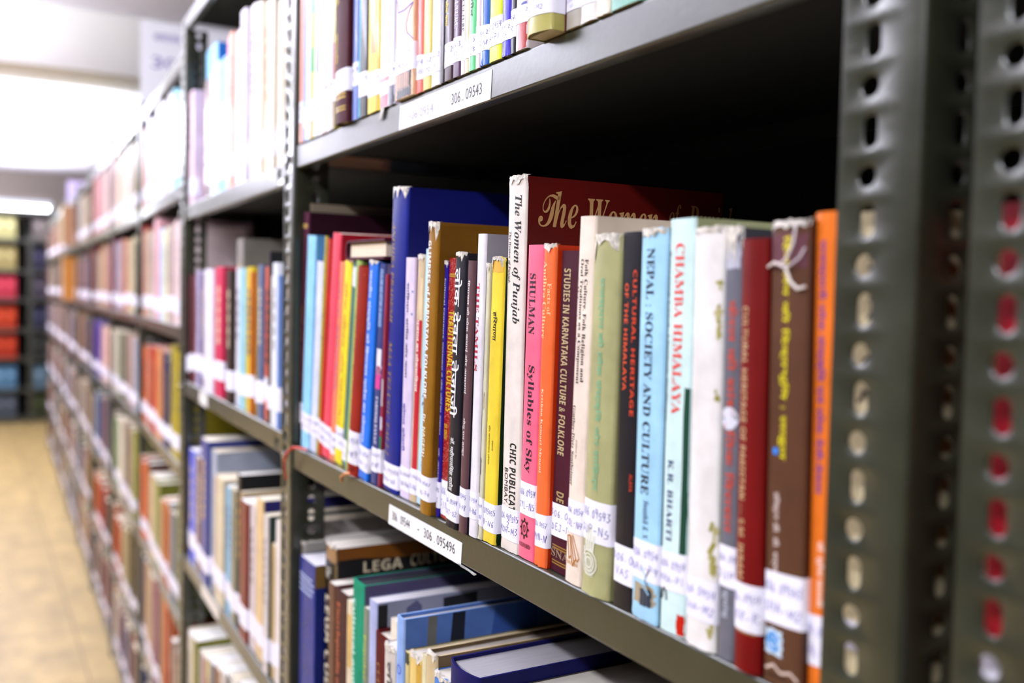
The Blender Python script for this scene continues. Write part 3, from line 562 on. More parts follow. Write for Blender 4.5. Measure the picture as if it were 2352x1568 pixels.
{'n': 'orange book with violet Hindi lettering, last before the right post', 'x': -0.3483, 'y': 0.0085, 'w': 0.0165, 'h': 0.2489, 'le': -1.2, 'c': 'f08a34', 'sc': 'c86a20', 'lab': [0.0171, 0.0433], 't': [['राजस्थानी लोक संस्कृति एवं लोक देवी-देवता', 'deva', 0.2348, 0.1055, 0.3, 0.62, '5a3cb0', 'V'], ['डॉ. सुरेश सालवी', 'deva', 0.0818, 0.0479, 0.45, 0.72, 'fff0e4', 'V']], 'rnd': 0.002, 'id': 'orange', 'th': 1},
{'n': 'ivory book behind the holes of the right post, dark lettering', 'x': -0.331, 'y': 0.012, 'w': 0.038, 'h': 0.2478, 'le': -0.6, 'c': 'efe2bc', 'lab': [0.0311, 0.0457], 't': [['लोकसाहित्य', 'deva', 0.2367, 0.1451, 0.2, 0.75, '4a3430', 'V']], 'id': 'ivory', 'th': 1}]
UPPER=[
{'n': 'salmon pink slim booklet, first beside the left post, upper shelf of near rack', 'x': -1.2088, 'y': -0.001, 'w': 0.013, 'h': 0.225, 'le': 0, 'c': 'f0a890', 'id': 'u0', 'lab': [0.025, 0.0509]},
{'n': 'powder blue slim booklet with white lower part, upper shelf of near rack', 'x': -1.1938, 'y': -0.001, 'w': 0.0118, 'h': 0.24, 'le': 0, 'c': '9ab0e4', 'id': 'u1', 'lab': [0.0174, 0.042]},
{'n': 'white and aqua slim booklet, upper shelf of near rack', 'x': -1.1812, 'y': -0.001, 'w': 0.0151, 'h': 0.215, 'le': 0, 'c': 'e8f6f8', 'id': 'u2', 'lab': [0.0211, 0.0482]},
{'n': 'lime and green striped booklet with orange foot, upper shelf of near rack', 'x': -1.1654, 'y': -0.001, 'w': 0.013, 'h': 0.25, 'le': 0, 'c': 'c8dc50', 'id': 'u3', 'lab': [0.0215, 0.0472]},
{'n': 'white booklet with black and green specks, upper shelf of near rack', 'x': -1.1517, 'y': -0.001, 'w': 0.0186, 'h': 0.232, 'le': 0, 'c': 'e8eee8', 'id': 'u4', 'lab': [0.0248, 0.0751]},
{'n': 'pale pink wide book, upper shelf of near rack', 'x': -1.1324, 'y': -0.001, 'w': 0.0308, 'h': 0.225, 'le': 0, 'c': 'f4dce4', 'id': 'u5', 'lab': [0.0245, 0.0637]},
{'n': 'lilac-white book with pale label, upper shelf of near rack', 'x': -1.1008, 'y': -0.001, 'w': 0.0179, 'h': 0.24, 'le': 0, 'c': 'ece4f0', 'id': 'u6', 'lab': [0.0325, 0.0606]},
{'n': 'thin olive and crimson book, upper shelf of near rack', 'x': -1.0821, 'y': -0.001, 'w': 0.0091, 'h': 0.215, 'le': 0, 'c': 'b4ac50', 'id': 'u7', 'lab': [0.032, 0.0566]},
{'n': 'maroon hardback with gold bands and yellow lettering, upper shelf of near rack', 'x': -1.057, 'y': -0.006, 'w': 0.0407, 'h': 0.25, 'le': 0, 'c': '5a1c2c', 'id': 'u8', 'lab': [0.0332, 0.0583]},
{'n': 'periwinkle blue book, upper shelf of near rack', 'x': -1.0158, 'y': -0.001, 'w': 0.0166, 'h': 0.232, 'le': 0, 'c': '8a9ad4', 'id': 'u9', 'lab': [0.0364, 0.0619]},
{'n': 'black book with cyan edge, upper shelf of near rack', 'x': -0.9969, 'y': -0.001, 'w': 0.026, 'h': 0.225, 'le': 0, 'c': '20262a', 'id': 'u10', 'lab': [0.0214, 0.0472]},
{'n': 'yellow book with orange mottling, upper shelf of near rack', 'x': -0.9689, 'y': -0.001, 'w': 0.0328, 'h': 0.24, 'le': 0, 'c': 'f4dc3c', 'id': 'u11', 'lab': [0.0167, 0.042]},
{'n': 'white book with pink foot, upper shelf of near rack', 'x': -0.9343, 'y': -0.001, 'w': 0.024, 'h': 0.215, 'le': 0, 'c': 'f0eef4', 'id': 'u12', 'lab': [0.0123, 0.0257]},
{'n': 'lavender-white slim book with grey foot, upper shelf of near rack', 'x': -0.9086, 'y': -0.001, 'w': 0.0129, 'h': 0.25, 'le': 0, 'c': 'd4d8ec', 'id': 'u13', 'lab': [0.0189, 0.0407]},
{'n': 'peach illustrated book with blue scribbles and dark photo foot, upper shelf of near rack', 'x': -0.8866, 'y': -0.004, 'w': 0.044, 'h': 0.232, 'le': 0, 'c': 'f8cfae', 'id': 'u14', 'lab': [0.024, 0.05]},
{'n': 'coral red book, upper shelf of near rack', 'x': -0.8421, 'y': -0.001, 'w': 0.0142, 'h': 0.225, 'le': 0, 'c': 'f08a80', 'id': 'u15', 'lab': [0.012, 0.0349]},
{'n': 'straw yellow book, upper shelf of near rack', 'x': -0.8269, 'y': -0.001, 'w': 0.0186, 'h': 0.24, 'le': 0, 'c': 'ddd07c', 'id': 'u16', 'lab': [0.012, 0.0322]},
{'n': 'plain white book with wrinkled plastic foot, upper shelf of near rack', 'x': -0.8077, 'y': -0.001, 'w': 0.0179, 'h': 0.215, 'le': 0, 'c': 'f0ecf2', 'id': 'u17', 'lab': [0.012, 0.0335]},
{'n': 'thin dark brown book, upper shelf of near rack', 'x': -0.789, 'y': -0.001, 'w': 0.0074, 'h': 0.25, 'le': 0, 'c': '2a1a1c', 'id': 'u18'},
{'n': 'maroon book with bright yellow Hindi lettering, upper shelf of near rack', 'x': -0.7809, 'y': -0.001, 'w': 0.0169, 'h': 0.232, 'le': 0, 'c': '4a142c', 'id': 'u19', 'lab': [0.012, 0.0325]},
{'n': 'plum book with white capital lettering and gold bands, upper shelf of near rack', 'x': -0.7633, 'y': -0.001, 'w': 0.0146, 'h': 0.225, 'le': 0, 'c': '6a4468', 'id': 'u20', 'lab': [0.0128, 0.034]},
{'n': 'white booklet with black lettering, upper shelf of near rack', 'x': -0.7479, 'y': -0.001, 'w': 0.0071, 'h': 0.24, 'le': 0, 'c': 'f0ecec', 'id': 'u21', 'lab': [0.012, 0.0284]},
{'n': 'cream slim booklet, upper shelf of near rack', 'x': -0.7401, 'y': -0.001, 'w': 0.0062, 'h': 0.215, 'le': 0, 'c': 'f0e4c0', 'id': 'u22', 'lab': [0.012, 0.0278]},
{'n': 'mint green and white book, upper shelf of near rack', 'x': -0.7332, 'y': -0.001, 'w': 0.0121, 'h': 0.25, 'le': 0, 'c': '7cdc9c', 'id': 'u23', 'lab': [0.012, 0.03]},
{'n': 'pinkish white slim book, upper shelf of near rack', 'x': -0.7204, 'y': -0.001, 'w': 0.0071, 'h': 0.232, 'le': 0, 'c': 'f4dcdc', 'id': 'u24', 'lab': [0.012, 0.0343]},
{'n': 'medium blue book, upper shelf of near rack', 'x': -0.7125, 'y': -0.001, 'w': 0.0142, 'h': 0.225, 'le': 0, 'c': '3c78cc', 'id': 'u25', 'lab': [0.012, 0.0325]},
{'n': 'acid yellow book, upper shelf of near rack', 'x': -0.6967, 'y': -0.001, 'w': 0.0208, 'h': 0.24, 'le': 0, 'c': 'e4ee28', 'id': 'u26', 'lab': [0.012, 0.0349]},
{'n': 'indigo violet book, upper shelf of near rack', 'x': -0.6753, 'y': -0.001, 'w': 0.0134, 'h': 0.215, 'le': 0, 'c': '4a3ccc', 'id': 'u27', 'lab': [0.012, 0.0274]},
{'n': 'black slim book, upper shelf of near rack', 'x': -0.6613, 'y': -0.001, 'w': 0.0071, 'h': 0.25, 'le': 0, 'c': '2c2c30', 'id': 'u28', 'lab': [0.012, 0.0333]},
{'n': 'white book with blue and red foot, upper shelf of near rack', 'x': -0.6535, 'y': -0.001, 'w': 0.018, 'h': 0.232, 'le': 0, 'c': 'e4d8e0', 'id': 'u29', 'lab': [0.0199, 0.0333]},
{'n': 'thick khaki book jutting over the shelf lip, upper shelf of near rack', 'x': -0.616, 'y': -0.012, 'w': 0.0335, 'h': 0.225, 'le': 0, 'c': 'c4bc74', 'id': 'u30', 'lab': [0.0121, 0.0293]},
{'n': 'maroon book with thin gold lines, upper shelf of near rack', 'x': -0.582, 'y': -0.001, 'w': -0.0015, 'h': 0.24, 'le': 0, 'c': '6c2834', 'id': 'u31', 'lab': [0.0144, 0.027]},
{'n': 'light taupe book, upper shelf of near rack', 'x': -0.5816, 'y': -0.001, 'w': 0.018, 'h': 0.215, 'le': 0, 'c': 'c4beb4', 'id': 'u32', 'lab': [0.0122, 0.0223]},
{'n': 'white slanting book, upper shelf of near rack', 'x': -0.5629, 'y': -0.001, 'w': 0.0184, 'h': 0.25, 'le': 0, 'c': 'f0ecea', 'id': 'u33', 'lab': [0.012, 0.0175]},
{'n': 'ivory book with frayed foot, upper shelf of near rack', 'x': -0.5439, 'y': -0.001, 'w': 0.0165, 'h': 0.232, 'le': 0, 'c': 'ece6d4', 'id': 'u34', 'lab': [0.012, 0.0127]},
{'n': 'pale teal green book, upper shelf of near rack', 'x': -0.5268, 'y': -0.001, 'w': 0.0311, 'h': 0.225, 'le': 0, 'c': '8cc0b0', 'id': 'u35'}]
LOWER=[
{'n': 'tall grey book with frayed linen top, first by left post', 'x': -1.243, 'y': 0.0141, 'w': 0.03, 'h': 0.2477, 'le': 0, 'c': 'a8a49c', 'id': 'l1'},
{'n': 'royal blue dictionary-like book with white page top', 'x': -1.2124, 'y': 0.0068, 'w': 0.0626, 'h': 0.2349, 'le': 0, 'c': '1e3c96', 'id': 'l2', 'sc': '1a2f80'},
{'n': 'black and bronze book titled Lega Culture on lower shelf', 'x': -1.1492, 'y': 0.0198, 'w': 0.047, 'h': 0.2669, 'le': 0, 'c': '1a1a1e', 'id': 'l3', 'sc': '15151a', 'torn': 1},
{'n': 'plain chestnut brown book', 'x': -1.1016, 'y': 0.0083, 'w': 0.0245, 'h': 0.2299, 'le': 0, 'c': '70493a', 'id': 'l4'},
{'n': 'dark brown book with copper lettering', 'x': -1.0765, 'y': 0.0085, 'w': 0.0409, 'h': 0.2289, 'le': 0, 'c': '5c3a36', 'id': 'l5', 'hard': 1},
{'n': 'thin cream booklet with small ochre title', 'x': -1.035, 'y': 0.0078, 'w': 0.019, 'h': 0.2268, 'le': 0, 'c': 'e8dcc0', 'id': 'l6'},
{'n': 'emerald green book with purple-grey marbled cover', 'x': -1.0154, 'y': 0.0074, 'w': 0.0365, 'h': 0.2572, 'le': 0, 'c': '12a07e', 'id': 'l7', 'sc': '6c6480', 'hard': 1},
{'n': 'grey-green book with lime lettering', 'x': -0.9783, 'y': 0.0063, 'w': 0.0156, 'h': 0.2356, 'le': 0, 'c': '8c9484', 'id': 'l8'},
{'n': 'lavender-white book with silver-grey cover and white page top', 'x': -0.9622, 'y': 0.0064, 'w': 0.0226, 'h': 0.2495, 'le': 0, 'c': 'b4bce0', 'id': 'l9', 'sc': '9ca0b4'},
{'n': 'short crimson hardback', 'x': -0.9389, 'y': 0.0049, 'w': 0.0385, 'h': 0.2219, 'le': 0, 'c': '6c1018', 'id': 'l10', 'hard': 1},
{'n': 'cream book with black letters, behind short grey-white one', 'x': -0.8998, 'y': 0.0056, 'w': 0.0169, 'h': 0.2472, 'le': 0, 'c': 'ece4d4', 'id': 'l11'},
{'n': 'greyish white book with large dark Hindi lettering', 'x': -0.8823, 'y': -0.0078, 'w': 0.029, 'h': 0.2299, 'le': 0, 'c': 'd4cec8', 'id': 'l12'},
{'n': 'light blue hardback with blue illustrated cover', 'x': -0.8527, 'y': -0.0074, 'w': 0.0173, 'h': 0.2663, 'le': 0, 'c': 'a4c0ee', 'id': 'l13', 'sc': '6484c0', 'hard': 1},
{'n': 'thin buff book with dark green top', 'x': -0.8348, 'y': -0.006, 'w': 0.0098, 'h': 0.2372, 'le': 0, 'c': 'd8c890', 'id': 'l14', 'sc': '304034'},
{'n': 'buttery yellow worn book', 'x': -0.8244, 'y': -0.0058, 'w': 0.0279, 'h': 0.2403, 'le': 0, 'c': 'ead088', 'id': 'l15'},
{'n': 'slim pale cream book', 'x': -0.7959, 'y': -0.0058, 'w': 0.0088, 'h': 0.2474, 'le': 0, 'c': 'e4dcb8', 'id': 'l16'},
{'n': 'beige worn hardback with tan cover', 'x': -0.7865, 'y': -0.0059, 'w': 0.0216, 'h': 0.2539, 'le': 0, 'c': 'dcc8a0', 'id': 'l17', 'sc': '7a6850', 'hard': 1},
{'n': 'short bright blue paperback with crumpled plastic top', 'x': -0.7643, 'y': -0.0084, 'w': 0.034, 'h': 0.2431, 'le': 0, 'c': '2c8cd8', 'id': 'l18', 'torn': 1},
{'n': 'thick navy hardback with rounded spine and white page top', 'x': -0.7297, 'y': -0.0088, 'w': 0.0533, 'h': 0.2667, 'le': 0, 'c': '20206c', 'id': 'l19', 'sc': '1c1c60', 'hard': 1, 'rnd': 0.006},
{'n': 'grey-brown book in shadow, last on the lower shelf', 'x': -0.6758, 'y': -0.0049, 'w': 0.062, 'h': 0.2553, 'le': 0, 'c': '6a6054', 'id': 'l20', 'sc': '4a443c'}]
FAR={'20':[[0.05, 0.05, 0.23, 'e4c8d4'], [0.109, 0.11, 0.303, 'a8dcf8', '3a88e0'], [0.22, 0.051, 0.222, '8c7070'], [0.272, 0.033, 0.226, 'd8e8f0'], [0.306, 0.038, 0.231, 'd0ecf4'], [0.345, 0.037, 0.231, 'c4e8f4'], [0.383, 0.053, 0.229, '90c4ec'], [0.436, 0.028, 0.255, 'e898a0'], [0.465, 0.032, 0.255, 'f4b49c'], [0.498, 0.052, 0.249, 'f0dce4'], [0.551, 0.039, 0.27, 'ece4f0'], [0.591, 0.037, 0.269, 'f4f0f4'], [0.629, 0.036, 0.26, 'f0ece8'], [0.666, 0.034, 0.253, 'f4ece0'], [0.701, 0.033, 0.246, 'ead8b8'], [0.734, 0.027, 0.24, 'f0e8dc'], [0.763, 0.03, 0.233, 'f0e8d8'], [0.801, 0.021, 0.225, 'd8c4a4']],
'21':[[0.05, 0.016, 0.22, '503438'], [0.067, 0.077, 0.221, '6c1c2c'], [0.145, 0.031, 0.227, 'c8c0dc'], [0.176, 0.031, 0.222, '4c3c84'], [0.209, 0.034, 0.222, '9c8450'], [0.244, 0.089, 0.229, 'ece8f4'], [0.334, 0.074, 0.232, 'd42460'], [0.409, 0.048, 0.28, '98928c', '8c8880'], [0.459, 0.042, 0.225, '3c2418'], [0.502, 0.035, 0.228, 'ece8f0'], [0.538, 0.042, 0.227, 'a4d4e0'], [0.581, 0.046, 0.228, 'dcc420'], [0.628, 0.021, 0.22, 'c87414'], [0.65, 0.015, 0.219, 'b49c38'], [0.666, 0.036, 0.23, '6c7898'], [0.703, 0.032, 0.227, 'e0785c'], [0.737, 0.013, 0.248, '342c34', '1c2024'], [0.751, 0.018, 0.213, 'ece4d8'], [0.77, 0.03, 0.231, 'e8ecf4'], [0.801, 0.013, 0.213, '7c98d0'], [0.814, 0.024, 0.258, 'e8e0d8']],
'22':[[0.05, 0.029, 0.205, 'b8a040'], [0.08, 0.058, 0.23, '4460dc'], [0.139, 0.027, 0.225, 'dcd8dc'], [0.167, 0.057, 0.228, '6c3428'], [0.225, 0.07, 0.274, '48549c'], [0.297, 0.05, 0.261, 'b4bccc'], [0.348, 0.021, 0.218, '9c5040'], [0.369, 0.072, 0.227, 'd8ccb0'], [0.443, 0.046, 0.22, '88bcd8'], [0.49, 0.036, 0.225, 'a09c88'], [0.526, 0.029, 0.256, '181c28', '101218'], [0.557, 0.016, 0.231, 'bca478'], [0.574, 0.053, 0.224, '84181c'], [0.628, 0.039, 0.226, 'dcd0d0'], [0.669, 0.042, 0.245, 'e4c898', '34307c'], [0.711, 0.021, 0.227, '2c3460'], [0.734, 0.027, 0.233, 'dcd4d0', '304c44'], [0.761, 0.026, 0.195, 'c4ac80'], [0.788, 0.036, 0.235, 'e8e0dc']],
'23':[[0.05, 0.027, 0.212, '8c5c60'], [0.078, 0.062, 0.215, 'dcd4c0'], [0.141, 0.042, 0.226, '8c8c38'], [0.185, 0.053, 0.212, 'd4d8cc'], [0.239, 0.042, 0.226, 'b0848c'], [0.281, 0.045, 0.232, 'd8c888'], [0.327, 0.041, 0.244, '8c8890'], [0.37, 0.044, 0.248, 'a87c5c'], [0.415, 0.042, 0.258, 'd8d0c8'], [0.458, 0.04, 0.264, '4c5058'], [0.499, 0.045, 0.277, 'e0dcd8'], [0.544, 0.06, 0.281, '9c9490']],
'30':[[0.05, 0.006, 0.152, 'a090a8'], [0.057, 0.096, 0.153, 'e8c4b4'], [0.154, 0.103, 0.159, 'c8b8e0'], [0.258, 0.119, 0.155, 'f0ecf0'], [0.378, 0.11, 0.151, 'f0e8f0'], [0.489, 0.101, 0.147, 'f4f0f4'], [0.591, 0.121, 0.141, 'f0f0f4'], [0.713, 0.093, 0.135, 'a8dcec']],
'31':[[0.05, 0.061, 0.265, 'b8242c', '5c1434'], [0.112, 0.101, 0.235, 'd4b8a0'], [0.214, 0.104, 0.232, 'bcb4a8'], [0.319, 0.099, 0.255, 'e8b8bc'], [0.419, 0.086, 0.231, 'd0dcf4'], [0.506, 0.11, 0.223, 'e8ecc0'], [0.617, 0.089, 0.22, 'bcaca4'], [0.707, 0.109, 0.234, 'ecd0d0']],
'32':[[0.05, 0.006, 0.216, '3c1028'], [0.057, 0.111, 0.218, 'c87040'], [0.169, 0.108, 0.224, 'b87c64'], [0.278, 0.114, 0.229, 'e4482c'], [0.393, 0.114, 0.229, 'dc9c64'], [0.507, 0.053, 0.229, 'cc4444'], [0.561, 0.1, 0.227, '54506c'], [0.663, 0.165, 0.252, 'bcac28']],
'33':[[0.05, 0.133, 0.125, 'c06838'], [0.184, 0.11, 0.143, '6c3c38'], [0.295, 0.082, 0.159, 'c8b494'], [0.378, 0.115, 0.179, '90983c'], [0.494, 0.049, 0.192, 'c8a07c'], [0.544, 0.126, 0.205, 'e0841c'], [0.671, 0.092, 0.22, '8c8c90'], [0.764, 0.089, 0.239, '7c8430']],
'34':[[0.05, 0.042, 0.26, '28365c'], [0.093, 0.123, 0.254, 'b08470'], [0.216, 0.147, 0.278, 'ccb08c'], [0.364, 0.137, 0.275, 'a06078'], [0.502, 0.066, 0.286, 'b4a050'], [0.57, 0.13, 0.299, 'bc5414'], [0.701, 0.121, 0.316, 'a08078']],
'40':[[0.05, 0.05, 0.227, 'a06c74'], [0.101, 0.151, 0.231, 'ecd4c8'], [0.253, 0.14, 0.225, 'e8d0b8'], [0.394, 0.13, 0.223, 'e4d8c8'], [0.525, 0.136, 0.22, 'dcd0c8'], [0.662, 0.112, 0.14, 'a89c70']],
'41':[[0.05, 0.013, 0.256, '8c2c50'], [0.064, 0.155, 0.24, 'b8a8b0'], [0.22, 0.143, 0.234, 'a8a8b8'], [0.363, 0.133, 0.236, 'c8907c'], [0.497, 0.108, 0.234, 'dcc09c'], [0.606, 0.102, 0.233, 'd8ccac'], [0.709, 0.069, 0.217, '78806c']],
'42':[[0.05, 0.009, 0.206, '5c1c2c'], [0.06, 0.2, 0.228, 'd0c8b8'], [0.261, 0.106, 0.227, '889068'], [0.369, 0.1, 0.224, '6c6c60'], [0.47, 0.126, 0.23, 'a89080'], [0.597, 0.103, 0.228, 'bca094'], [0.7, 0.056, 0.226, 'a8b0bc']],
'43':[[0.05, 0.062, 0.258, '8c8478'], [0.113, 0.171, 0.245, 'a4b08c'], [0.284, 0.139, 0.265, 'ccc4b0'], [0.425, 0.129, 0.274, '84604c'], [0.555, 0.135, 0.274, 'b8a890'], [0.691, 0.056, 0.277, 'a0a048']],
'44':[[0.05, 0.068, 0.158, 'b85c28'], [0.119, 0.183, 0.2, 'bc5824'], [0.303, 0.167, 0.219, 'c0a888'], [0.471, 0.136, 0.246, '988c60'], [0.608, 0.156, 0.297, '64543c']],
'50':[[0.05, 0.197, 0.256, 'd08878'], [0.248, 0.192, 0.25, 'd8a4a8'], [0.441, 0.177, 0.248, 'dcbcb8'], [0.619, 0.143, 0.248, 'dcc8bc'], [0.763, 0.096, 0.239, '905460']],
'51':[[0.05, 0.137, 0.261, '802030', '7c1030'], [0.188, 0.135, 0.187, 'a89888'], [0.324, 0.127, 0.188, 'b4a490'], [0.452, 0.168, 0.245, 'c0a078'], [0.621, 0.144, 0.24, 'bc9488'], [0.766, 0.089, 0.236, '94405c']],
'52':[[0.05, 0.096, 0.22, '6c5858'], [0.147, 0.273, 0.237, '58409c'], [0.422, 0.114, 0.221, 'd0a8a8'], [0.536, 0.212, 0.224, 'd8b8a8'], [0.749, 0.109, 0.201, '9c4038']],
'53':[[0.05, 0.097, 0.233, 'c8b094'], [0.148, 0.297, 0.254, '2c6c94'], [0.447, 0.135, 0.267, '804c48'], [0.582, 0.147, 0.277, '78707c'], [0.731, 0.118, 0.283, '58505c']],
'54':[[0.162, 0.19, 0.148, 'c46c30'], [0.354, 0.247, 0.167, 'a84030'], [0.602, 0.179, 0.199, '584c4c']]}
WR = {'light': [], 'lightblue': ['306.095', 'KUL-M'], 'whiteslim': ['306.0954', 'L-M4'], 'yellowtext': ['095', 'N'], 'red': ['306.095', 'SI-N'], 'pinkred': ['306.0954', 'RAM-P'], 'salmon': ['306.09', 'SH-N'], 'yellow': ['306.0954', 'TI-N4'],
 'teal': ['306.095', 'CH-N'], 'brick': ['306.0954', 'UP-M9'], 'blue11': ['306.0954', 'BHA-12'], 'indigo': ['306.0954', 'FAY-N'], 'strip': ['095', 'K'], 'blue': ['306.095484', 'MAA-N8'], 'lavender': ['306.095464', 'KOM-NA'],
 'floral': ['306.0945', 'GU-N6'], 'paleblue': ['306.095', 'SA'], 'mustard': ['306.095487', 'NAG-P4'], 'purple': ['095', 'J'], 'redsparkle': ['306.091', 'SIN-O'], 'blackhindi': ['306.09544', 'RAT-Q2'], 'brown': ['09545', 'TH-P8'],
 'tamils': ['30.0954', 'TA-N6'], 'cream': ['0954', '-N7'], 'haryana': ['3095455', '8-N6'], 'wop': ['306.409545', '2', 'MOH-M3'], 'shulman': ['306.0954', 'SYL-N5'], 'andhra': ['306.0957', 'MYN-N'], 'studies': ['306.09', 'DEJ-N'],
 'folk': ['306.0954', 'SOL-N4'], 'khaki': ['306.09543', 'GUP-N5'], 'black': ['306.0', 'VAS'], 'nepal': ['306.0954', 'NAI-P9'], 'chamba': ['306.0954', 'BHA-P1'], 'white': ['306.0954', 'SHA-M2'], 'grey': ['306.09', 'SUP'], 'darkred': ['306.0954', 'IKR-R'],
 'brownstr': ['306.09543', 'SHA-M2'], 'orange': ['306.095', 'SAL-P'], 'maroon': ['306', 'K'], 'ivory': ['306.09', 'LOK']}
by = {b['id']: b for b in MID}
# title and pictures on covers seen from the side (y into the shelf, z above the deck)
by['wop']['st'] = [('The', 'ital', .011, .048, .257, .286, 'c8a070'), ('Women', 'ital', .057, .128, .254, .282, 'c8a070'), ('of', 'ital', .139, .152, .258, .283, 'b89060'), ('Punjab', 'ital', .160, .212, .252, .284, 'b89060')]
def circ(cx, cz, r, n=20, a0=0, a1=2*math.pi, sq=1.0): return [(cx+r*sq*math.cos(a0+(a1-a0)*i/n), cz+r*math.sin(a0+(a1-a0)*i/n)) for i in range(n+1)]
g = by['shulman']; cx, cz = g['w']*.42, .0235
g['em'] = [(circ(cx, cz, .0056, 24, sq=.8), .0010, '3c1022'), (circ(cx, cz, .0026, 16, sq=.6), .0008, '3c1022')] + \
    [([(cx+.0058*.8*math.cos(a*math.pi/4), cz+.0058*math.sin(a*math.pi/4)), (cx+.0078*.8*math.cos(a*math.pi/4), cz+.0078*math.sin(a*math.pi/4))], .0017, '3c1022') for a in range(8)]
g = by['folk']; w = g['w']; O = 'c48428'
g['em'] = [([(w*.12, .033), (w*.28, .017), (w*.42, .020), (w*.30, .034), (w*.12, .033)], .0009, O), ([(w*.30, .034), (w*.62, .016), (w*.74, .019)], .0009, O), ([(w*.42, .020), (w*.55, .013), (w*.62, .016)], .0009, O),
   ([(w*.40, .034), (w*.72, .019), (w*.80, .017), (w*.90, .020)], .0009, O), ([(w*.48, .035), (w*.90, .020)], .0008, O)]
by['khaki']['fr'] = 5; by['grey']['fr'] = 4; by['mustard']['fr'] = 3; by['blue']['fr'] = 2; by['haryana']['fr'] = 2
g = by['white']; w = g['w']; q_ = random.Random(3)
g['em'] = [([(w*(.97-q_.random()*.16), z), (w*(.97-q_.random()*.1), z+q_.uniform(-.006, .006))], q_.uniform(.0008, .003), q_.choice(['a8a050', 'b8b070', 'c4bc88'])) for z in [q_.choice([.21, .20, .19, .185, .15, .145, .07, .06, .055, .05, .045, .012, .015]) + q_.uniform(-.004, .004) for _ in range(46)]]
g['p'] = []
g = by['khaki']; w = g['w']; H = 'e4e4d4'
g['em'] = [([(w*x0, .030), (w*x1, z)], .0026, H) for x0, x1, z in ((.24, .20, .041), (.33, .31, .047), (.42, .43, .046), (.50, .55, .041))] + [([(w*.22, .022), (w*.12, .031)], .0024, H)] + \
   [(circ(w*.36, .022, r, 16, sq=1.1), .0012, H) for r in (.0085, .0060, .0036)] + [([(w*(.2+.05*i), .026), (w*(.24+.05*i), .013)], .0007, H) for i in range(7)]
g = by['brownstr']; w = g['w']
g['p'] = g.get('p', []) + [[.0155, .029, .06, .52, 'd4e4f0']]
g['em'] = [(circ(w*.29, .0222, .0044, 18, .4, 5.6), .0016, '2a9ae0'), ([(w*.18, .0225), (w*.33, .0235), (w*.40, .0195)], .0016, '2a9ae0'), ([(w*.25, .0255), (w*.30, .020)], .0012, '2a9ae0')] + \
   [([(w*.10, .007), (w*.3, .010), (w*.5, .007), (w*.75, .009), (w*.92, .006)], .0016, 'd8c4b8'), ([(w*.12, .004), (w*.45, .0045), (w*.9, .0035)], .0010, '3a1c1c'), (circ(w*.255, .124, .0011, 10), .0018, '3a9cf0')]
g = by['chamba']; w = g['w']
g['em'] = [([(w*.1, .0195), (w*.13, .0245), (w*.2, .0265), (w*.28, .0245), (w*.31, .0195)], .0013, '181818')] 
g = by['nepal']; w = g['w']
g['em'] = [([(w*.4, .034), (w*.6, .028), (w*.5, .022), (w*.7, .018)], .0012, 'a8d0e8'), ([(w*.7, .034), (w*.55, .026), (w*.8, .02)], .0010, '0c1420')]
g = by['grey']; w = g['w']
g['em'] = [(circ(w*.5, .137, .0032, 14, sq=1.0), .0064, 'e0e0ea')]
g = by['lavender']; w = g['w']
g['em'] = [(circ(w*.86, .205, .0006, 8), .0012, '3a78b8'), (circ(w*.84, .183, .0006, 8), .0012, '3a78b8')]
g = by['blackhindi']; g['p'] = g.get('p', [])
for b in MID:
    book(b, 1.196, 'books on the middle shelf of the sharp rack', writing=WR.get(b['id'], ['306.0954', 'N']))

# maroon book lying flat on top of the leaning ones
r = link('book', None); r.location = (-1.042, .004, 1.436); r.rotation_euler = (0, math.radians(.8), math.radians(-1))
tag(r, 'maroon hardback lying flat on top of the leaning books, cream pages showing', 'book', 'books on the middle shelf of the sharp rack')
m = mat('cloth', '5c1834'); cv = MB()
cv.box((0, 0, 0), (.118, .21, .0026), m); cv.box((0, 0, .0190), (.118, .21, .0215), m)
arc = [(.004-.006*math.sin(a*math.pi/8)-.002, .01075-.01075*math.cos(a*math.pi/8)) for a in range(9)]; inn = [(x+.0022, .01075+(z-.01075)*.8) for x, z in arc]
n = 9; cv.add([(x, y, z) for y in (0, .21) for x, z in arc] + [(x, y, z) for y in (0, .21) for x, z in inn],
   [(i, n+i, n+i+1, i+1) for i in range(n-1)] + [(2*n+i, 2*n+i+1, 3*n+i+1, 3*n+i) for i in range(n-1)] + [(i, i+1, 2*n+i+1, 2*n+i) for i in range(n-1)], m)
cv.obj('cover', r, True)
pg = MB(); pg.box((.0035, .004, .003), (.113, .206, .0188), mat('pages', 'f0dcc0')); pg.obj('page_block', r)

# ---- upper shelf
UW = {9-1: ['306.09', 'N'], 14: ['306.09', 'MEN-2'], 15: ['30954', 'A-N5'], 16: ['30542', 'B-M2'], 17: ['5412', 'N'], 19: ['54.12', '3'], 20: ['306.3', 'M3'], 21: ['54.', '3'], 23: ['30.5', 'SI-B'], 25: ['954.2', 'G-N8'], 26: ['3.0954', 'A-P1'], 27: ['954.2', 'P4'],
      28: ['54', 'R'], 29: ['3054112', 'L'], 30: ['306.09542', 'HAS-M2'], 31: ['306.5', 'R-N7'], 32: ['3054.12', 'N3'], 33: ['306.11', 'N6'], 34: ['306.1', 'N']}
def zb(a, b): return [a, b]
def up(i): return UPPER[i]
up(8)['p'] = [[.0265, .0285, 0, 1, 'd8b848'], [.0305, .0325, 0, 1, 'd8b848'], [.013, .0145, 0, 1, 'd8b848'], [.0165, .018, 0, 1, 'd8b848']]; up(8)['hard'] = 1; up(8)['rnd'] = .003
